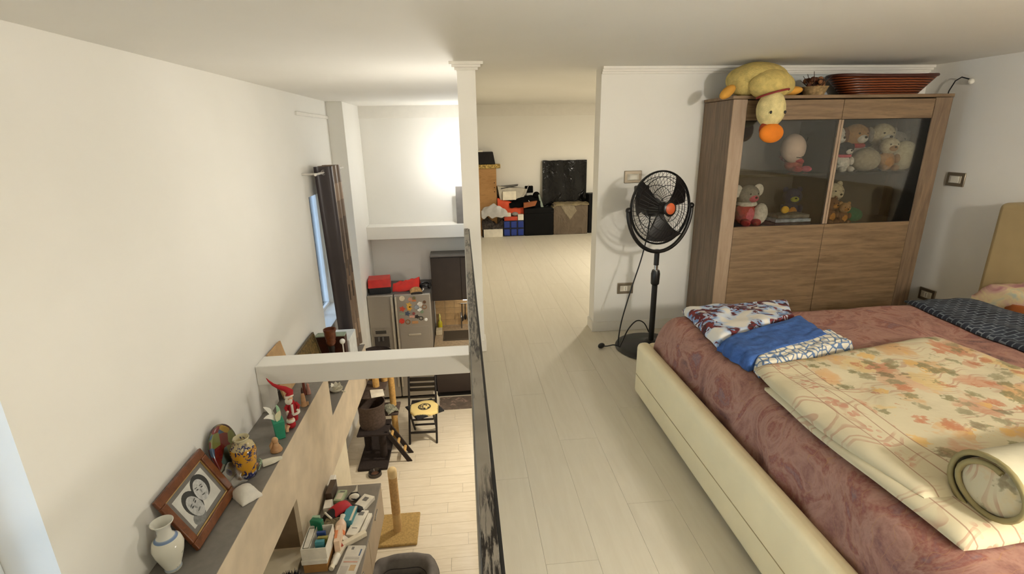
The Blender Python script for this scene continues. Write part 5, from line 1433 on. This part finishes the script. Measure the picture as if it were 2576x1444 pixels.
W2(MB().bx(BX0+.125, 3.13, BY0+.08, BY1-.13, .20, .47), 'mattress', mat('white_mattress', c(224, 220, 210), .9), t, co, bevel=.05, seg=3)

def spread_mat():
    t = NT('mauve_paisley')
    co = t.co()
    warp = t.noise(co, 3.2, 2)
    n1 = t.noise(co, 5, 5, 1.8, .6)
    col = t.ramp(n1, [(.30, c(98, 72, 74)), (.42, c(140, 98, 88)), (.52, c(164, 126, 112)), (.60, c(134, 82, 70)), (.70, c(124, 100, 106))])
    wv = t.n('ShaderNodeTexWave', wave_type='RINGS')
    wv.inputs['Scale'].default_value = 4.5
    wv.inputs['Distortion'].default_value = 9
    wv.inputs['Detail'].default_value = 2
    wv.inputs['Detail Scale'].default_value = 1.4
    t.l(co, wv.inputs['Vector'])
    ln = t.ramp(wv.outputs['Fac'], [(.44, (0, 0, 0, 1)), (.49, (.55, .55, .55, 1)), (.54, (0, 0, 0, 1))])
    col = t.mix(ln, col, c(172, 130, 84))
    fine = t.noise(co, 120, 3)
    col = t.mix(t.ramp(fine, [(.4, (0, 0, 0, 1)), (.7, (.35, .35, .35, 1))]), col, c(176, 132, 116))
    t.base(col, .75)
    t.bump(fine, .25, .003)
    return t.m
def edge(s, w_, r):
    if s < w_:
        return 0.0, -r-(w_-s)
    if s < w_+r*PI/2:
        a = (s-w_)/r
        return r-r*math.cos(a), -(r-r*math.sin(a))
    return r+(s-w_-r*PI/2), 0.0
def bed_top(x, y):
    """height of the bedspread (flat part) with folds"""
    return .525+.013*noise.noise(Vector((x*3.1, y*2.3, 0)))+.009*noise.noise(Vector((x*8, y*5, 2)))
LX, LY, WX, RXr = 2.30, 2.02, .17, .10
def spread(u, v):
    sx = u*LX
    sy = v*LY
    dx, zx = edge(sx, WX, RXr)
    dy, zy = edge(LY-sy, WX, RXr)
    x = BX0+.088+dx
    y = BY1-.095-dy+.028
    z = max(.525+zx+zy, .285)
    wr = noise.noise(Vector((x*2+z*5, y*7, z*3)))+.5*noise.noise(Vector((x*6, y*13+z*9, 1)))
    side = min(1, -zx*8) if zx < 0 else 0
    x -= .024*wr*side+.004*side
    side2 = min(1, -zy*8) if zy < 0 else 0
    y += .012*wr*side2
    z += (bed_top(x, y)-.525)*(1-side)*(1-side2)
    return (x, min(y, BY1-.074), z)
one(MB().sheet(90, 80, spread, (.002, -.002, -.006)), 'bedspread', spread_mat(), 'mauve pink paisley bedspread covering the mattress', 'bedspread', smooth=80)

def cloth(name, material, label, cat, P, th, nu=36, nv=36, amp=.006, fr=7, lift=None, group=None, pillow=.35, seed=0, bulge=0.0):
    """folded textile: P = four corners in plan (u0v0, u1v0, u1v1, u0v1) lying on the bedspread"""
    P = [Vector((p[0], p[1], 0)) for p in P]
    def f(u, v):
        q = (P[0]*(1-u)*(1-v)+P[1]*u*(1-v)+P[2]*u*v+P[3]*(1-u)*v)
        ed = (min(1, u/.06, (1-u)/.06)*min(1, v/.06, (1-v)/.06))
        e = max(0.0, ed)**pillow
        x = q.x+.012*noise.noise(Vector((v*5, seed, 1)))*(1-u)-bulge*math.sin(PI*v)*(1-u)
        y = q.y+.012*noise.noise(Vector((u*5, seed, 3)))
        z = bed_top(x, y)+.009+th*(.25+.75*e)+amp*noise.noise(Vector((u*fr, v*fr, seed)))*e
        if lift:
            z += lift(u, v)
        return (x, y, z)
    return one(MB().sheet(nu, nv, f, (0, 0, -th*.25-.004)), name, material, label, cat, group, smooth=80)

def print_sheet_mat():
    t = NT('blue_white_printed_sheet')
    co = t.co()
    a = t.noise(co, 8, 2, .4)
    col = t.ramp(a, [(.42, c(226, 222, 212)), (.50, c(190, 206, 226)), (.58, c(106, 140, 190)), (.66, c(222, 220, 214))])
    b = t.noise(co, 17, 3, 1.6)
    b2 = t.noise(co, 8.0, 1, .3)
    mu = t.n('ShaderNodeMath', operation='MULTIPLY')
    t.l(t.ramp(b, [(.48, (0, 0, 0, 1)), (.51, (1, 1, 1, 1))]), mu.inputs[0])
    t.l(t.ramp(b2, [(.47, (0, 0, 0, 1)), (.50, (1, 1, 1, 1))]), mu.inputs[1])
    dk = t.ramp(t.noise(co, 22, 1), [(.45, c(96, 26, 30)), (.52, c(34, 40, 52)), (.58, c(120, 40, 40))])
    t.base(t.mix(mu.outputs[0], col, dk), .8)
    return t.m
cloth('folded_sheet', print_sheet_mat(), 'folded white and blue bed sheet with dark red print at the bed corner', 'sheet',
      [(1.10, 1.94), (1.61, 2.16), (1.745, 2.42), (1.135, 2.40)], .045, amp=.012, fr=4, seed=3)
cloth('folded_towel', mat('denim_blue_terry', c(52, 88, 150), .9, var=.12, scale=40, bump=.5, bscale=90), 'folded denim blue towel lying across the printed sheet', 'towel',
      [(1.10, 1.70), (1.60, 1.90), (1.62, 2.13), (1.085, 1.925)], .055, amp=.007, fr=7, seed=5)
def hem_mat():
    t = NT('white_blue_hem')
    co = t.co()
    v = t.n('ShaderNodeTexVoronoi', feature='DISTANCE_TO_EDGE'); v.inputs['Scale'].default_value = 30
    t.l(co, v.inputs['Vector'])
    t.base(t.ramp(v.outputs['Distance'], [(.0, c(80, 110, 150)), (.05, c(90, 116, 150)), (.12, c(214, 208, 190))]), .85)
    return t.m
cloth('lace_cloth', hem_mat(), 'white cloth with blue ring pattern between the blue towel and the quilt', 'cloth',
      [(1.11, 1.64), (1.66, 1.84), (1.66, 1.99), (1.13, 1.74)], .052, amp=.006, seed=8)
def quilt_mat(name, rot, border=-9.0):
    t = NT(name)
    co = t.co((1, 1, 1), (0, 0, rot))
    def mth(op, a, b=None):
        x = t.n('ShaderNodeMath', operation=op)
        for i, v in enumerate((a, b)):
            if v is None:
                continue
            if isinstance(v, (int, float)):
                x.inputs[i].default_value = v
            else:
                t.l(v, x.inputs[i])
        return x.outputs[0]
    sp = t.n('ShaderNodeSeparateXYZ'); t.l(co, sp.inputs[0])
    x = sp.outputs[0]
    col = t.ramp(t.noise(co, 3, 3), [(.35, c(198, 188, 158)), (.65, c(208, 197, 164))])
    # scrolling pink ornament
    wv = t.n('ShaderNodeTexWave', wave_type='RINGS'); wv.inputs['Scale'].default_value = 5; wv.inputs['Distortion'].default_value = 8; wv.inputs['Detail'].default_value = 1; wv.inputs['Detail Scale'].default_value = 1.3
    t.l(co, wv.inputs['Vector'])
    sw = t.ramp(wv.outputs['Fac'], [(.66, (0, 0, 0, 1)), (.72, (.75, .75, .75, 1)), (.92, (.6, .6, .6, 1)), (.97, (0, 0, 0, 1))])
    zn = t.ramp(t.noise(co, 5, 2), [(.46, (0, 0, 0, 1)), (.54, (1, 1, 1, 1))])
    col = t.mix(mth('MULTIPLY', sw, zn), col, c(176, 138, 114))
    # petals of two sizes
    inner = mth('GREATER_THAN', x, border)
    def petals(scale, stops, lim, wob, keep):
        nz = t.n('ShaderNodeTexNoise'); nz.inputs['Scale'].default_value = scale*3; t.l(co, nz.inputs['Vector'])
        ad = t.n('ShaderNodeMix', data_type='RGBA'); ad.inputs[0].default_value = wob
        t.l(co, ad.inputs[6]); t.l(nz.outputs['Color'], ad.inputs[7])
        vo = t.n('ShaderNodeTexVoronoi'); vo.inputs['Scale'].default_value = scale
        t.l(ad.outputs[2], vo.inputs['Vector'])
        sc_ = t.n('ShaderNodeSeparateColor'); t.l(vo.outputs['Color'], sc_.inputs[0])
        pc = t.ramp(sc_.outputs[0], stops, 'CONSTANT')
        shade = t.ramp(vo.outputs['Distance'], [(0, (.35, .35, .35, 1)), (lim*.35, (.9, .9, .9, 1)), (lim*.8, (.65, .65, .65, 1)), (lim, (0, 0, 0, 1))])
        kp = mth('LESS_THAN', sc_.outputs[1], keep)
        return pc, mth('MULTIPLY', mth('MULTIPLY', shade, kp), inner)
    pc, m = petals(8, [(0, c(200, 156, 106)), (.3, c(208, 180, 124)), (.5, c(192, 144, 114)), (.7, c(204, 166, 132)), (.85, c(184, 116, 82))], .62, .09, .72)
    col = t.mix(m, col, pc)
    pc, m = petals(19, [(0, c(124, 118, 80)), (.35, c(180, 114, 80)), (.55, c(142, 134, 102)), (.75, c(210, 168, 98)), (.9, c(120, 108, 78))], .55, .05, .55)
    col = t.mix(m, col, pc)
    # border lines and small pink sprigs near the left hem
    if border > -5:
        for d in (border, border-.045, border-.115):
            ln = mth('LESS_THAN', mth('ABSOLUTE', mth('SUBTRACT', x, d)), .0022)
            col = t.mix(mth('MULTIPLY', ln, .75), col, c(150, 112, 92))
        vo = t.n('ShaderNodeTexVoronoi'); vo.inputs['Scale'].default_value = 42; t.l(co, vo.inputs['Vector'])
        sm = mth('MULTIPLY', mth('LESS_THAN', vo.outputs['Distance'], .42), mth('MULTIPLY', mth('LESS_THAN', x, border-.05), mth('GREATER_THAN', x, border-.11)))
        zb = t.ramp(t.noise(co, 9, 1), [(.5, (0, 0, 0, 1)), (.56, (.7, .7, .7, 1))])
        col = t.mix(mth('MULTIPLY', sm, zb), col, c(184, 128, 106))
    t.base(col, .8)
    t.bump(t.noise(co, 10, 3), .35, .02)
    return t.m
QM = quilt_mat('floral_quilt_print', .0, -.36)
q = thing('quilt', 'folded cream floral quilt with its near end rolled up on the bed', 'quilt', (1.6, 1.3, .53))
def qpart(name, m, P, z0, th, seed, amp=.008, bulge=0.0, nu=44, nv=44):
    P = [Vector((p[0], p[1], 0)) for p in P]
    def f(u, v):
        w_ = (P[0]*(1-u)*(1-v)+P[1]*u*(1-v)+P[2]*u*v+P[3]*(1-u)*v)
        ed = max(0.0, min(1, u/.05, (1-u)/.05)*min(1, v/.05, (1-v)/.05))**.4
        x = w_.x-bulge*math.sin(PI*v)*(1-u); y = w_.y
        z = bed_top(x, y)+z0+th*(.3+.7*ed)+amp*noise.noise(Vector((x*6, y*6, seed)))*ed
        return (x-1.6, y-1.3, z-.53)
    return MB().sheet(nu, nv, f, (0, 0, -th*.3-.001)).obj(name, m, q, smooth=80)
qpart('lower_fold', QM, [(1.09, .80), (2.10, .85), (2.10, 1.56), (1.075, 1.55)], .010, .030, 1, bulge=.02)
qpart('upper_fold', quilt_mat('floral_quilt_print_top', .0, -.33), [(1.11, .93), (2.12, 1.00), (2.06, 1.85), (1.10, 1.665)], .030, .032, 2, bulge=.035)
roll_m = mat('pale_quilt_reverse', c(186, 180, 156), .85, var=.06, scale=8, bump=.2, bscale=40)
def rollf(u, v):
    # spiral end roll, axis along +x
    a = -PI/2+v*2*PI*1.55
    r = .085-.030*v
    x = 1.205+.95*u
    y = .875+.11*u
    cz_ = .525+.02+.088
    return (x-1.6+.006*noise.noise(Vector((u*8, v*8, 0))), y-1.3+r*math.cos(a)*1.15, cz_-.53+r*math.sin(a)+.004*noise.noise(Vector((u*9, v*6, 4))))
nu, nv = 30, 60
MB().sheet(nu, nv, rollf, (0, .0, -.006)).obj('rolled_end', roll_m, q, smooth=80)
MB().ell((1.215-1.6, .878-1.3, .633-.53), (.012, .074, .064), 20, 12).obj('roll_core', quilt_mat('leafy_roll_core', .6), q)
MB().tube([Vector(rollf(0, j/40)) for j in range(41)], .007, 6).obj('piped_edge', mat('olive_piping', c(146, 134, 92), .8), q, smooth=70)
# dark blue blanket across the head end
def blanket_mat():
    t = NT('navy_checked_blanket')
    co = t.co((1, 1, 1), (0, 0, .12))
    b = t.n('ShaderNodeTexBrick')
    b.inputs['Scale'].default_value = 9
    b.inputs['Color1'].default_value = c(26, 32, 46)
    b.inputs['Color2'].default_value = c(44, 52, 66)
    b.inputs['Mortar'].default_value = c(118, 126, 134)
    b.inputs['Mortar Size'].default_value = .025
    t.l(co, b.inputs['Vector'])
    t.base(t.mix(t.ramp(t.noise(co, 6, 3), [(.45, (0, 0, 0, 1)), (.65, (.5, .5, .5, 1))]), b.outputs['Color'], c(20, 24, 34)), .9)
    return t.m
cloth('blanket', blanket_mat(), 'dark navy checked blanket folded across the head end of the bed', 'blanket',
      [(2.27, .95), (2.75, .95), (2.78, 2.39), (2.40, 2.385)], .022, amp=.010, fr=5, seed=11)
cloth('orange_cloth', mat('burnt_orange_cloth', c(158, 86, 36), .85), 'burnt orange cloth peeking between the blanket and the pillow', 'cloth',
      [(2.76, 1.0), (2.83, 1.0), (2.85, 2.25), (2.80, 2.20)], .045, amp=.006, seed=12)
def pillow_mat():
    t = NT('pastel_floral_pillow')
    n = t.noise(t.co(), 7, 3, 1.2)
    t.base(t.ramp(n, [(.32, c(150, 84, 104)), (.45, c(204, 166, 150)), (.56, c(214, 196, 152)), (.68, c(176, 184, 170))]), .85)
    return t.m
cloth('pillow', pillow_mat(), 'pastel floral pillow against the headboard', 'pillow',
      [(2.80, 1.30), (3.12, 1.30), (3.12, 2.38), (2.82, 2.40)], .10, amp=.012, fr=4, seed=14, pillow=.6)
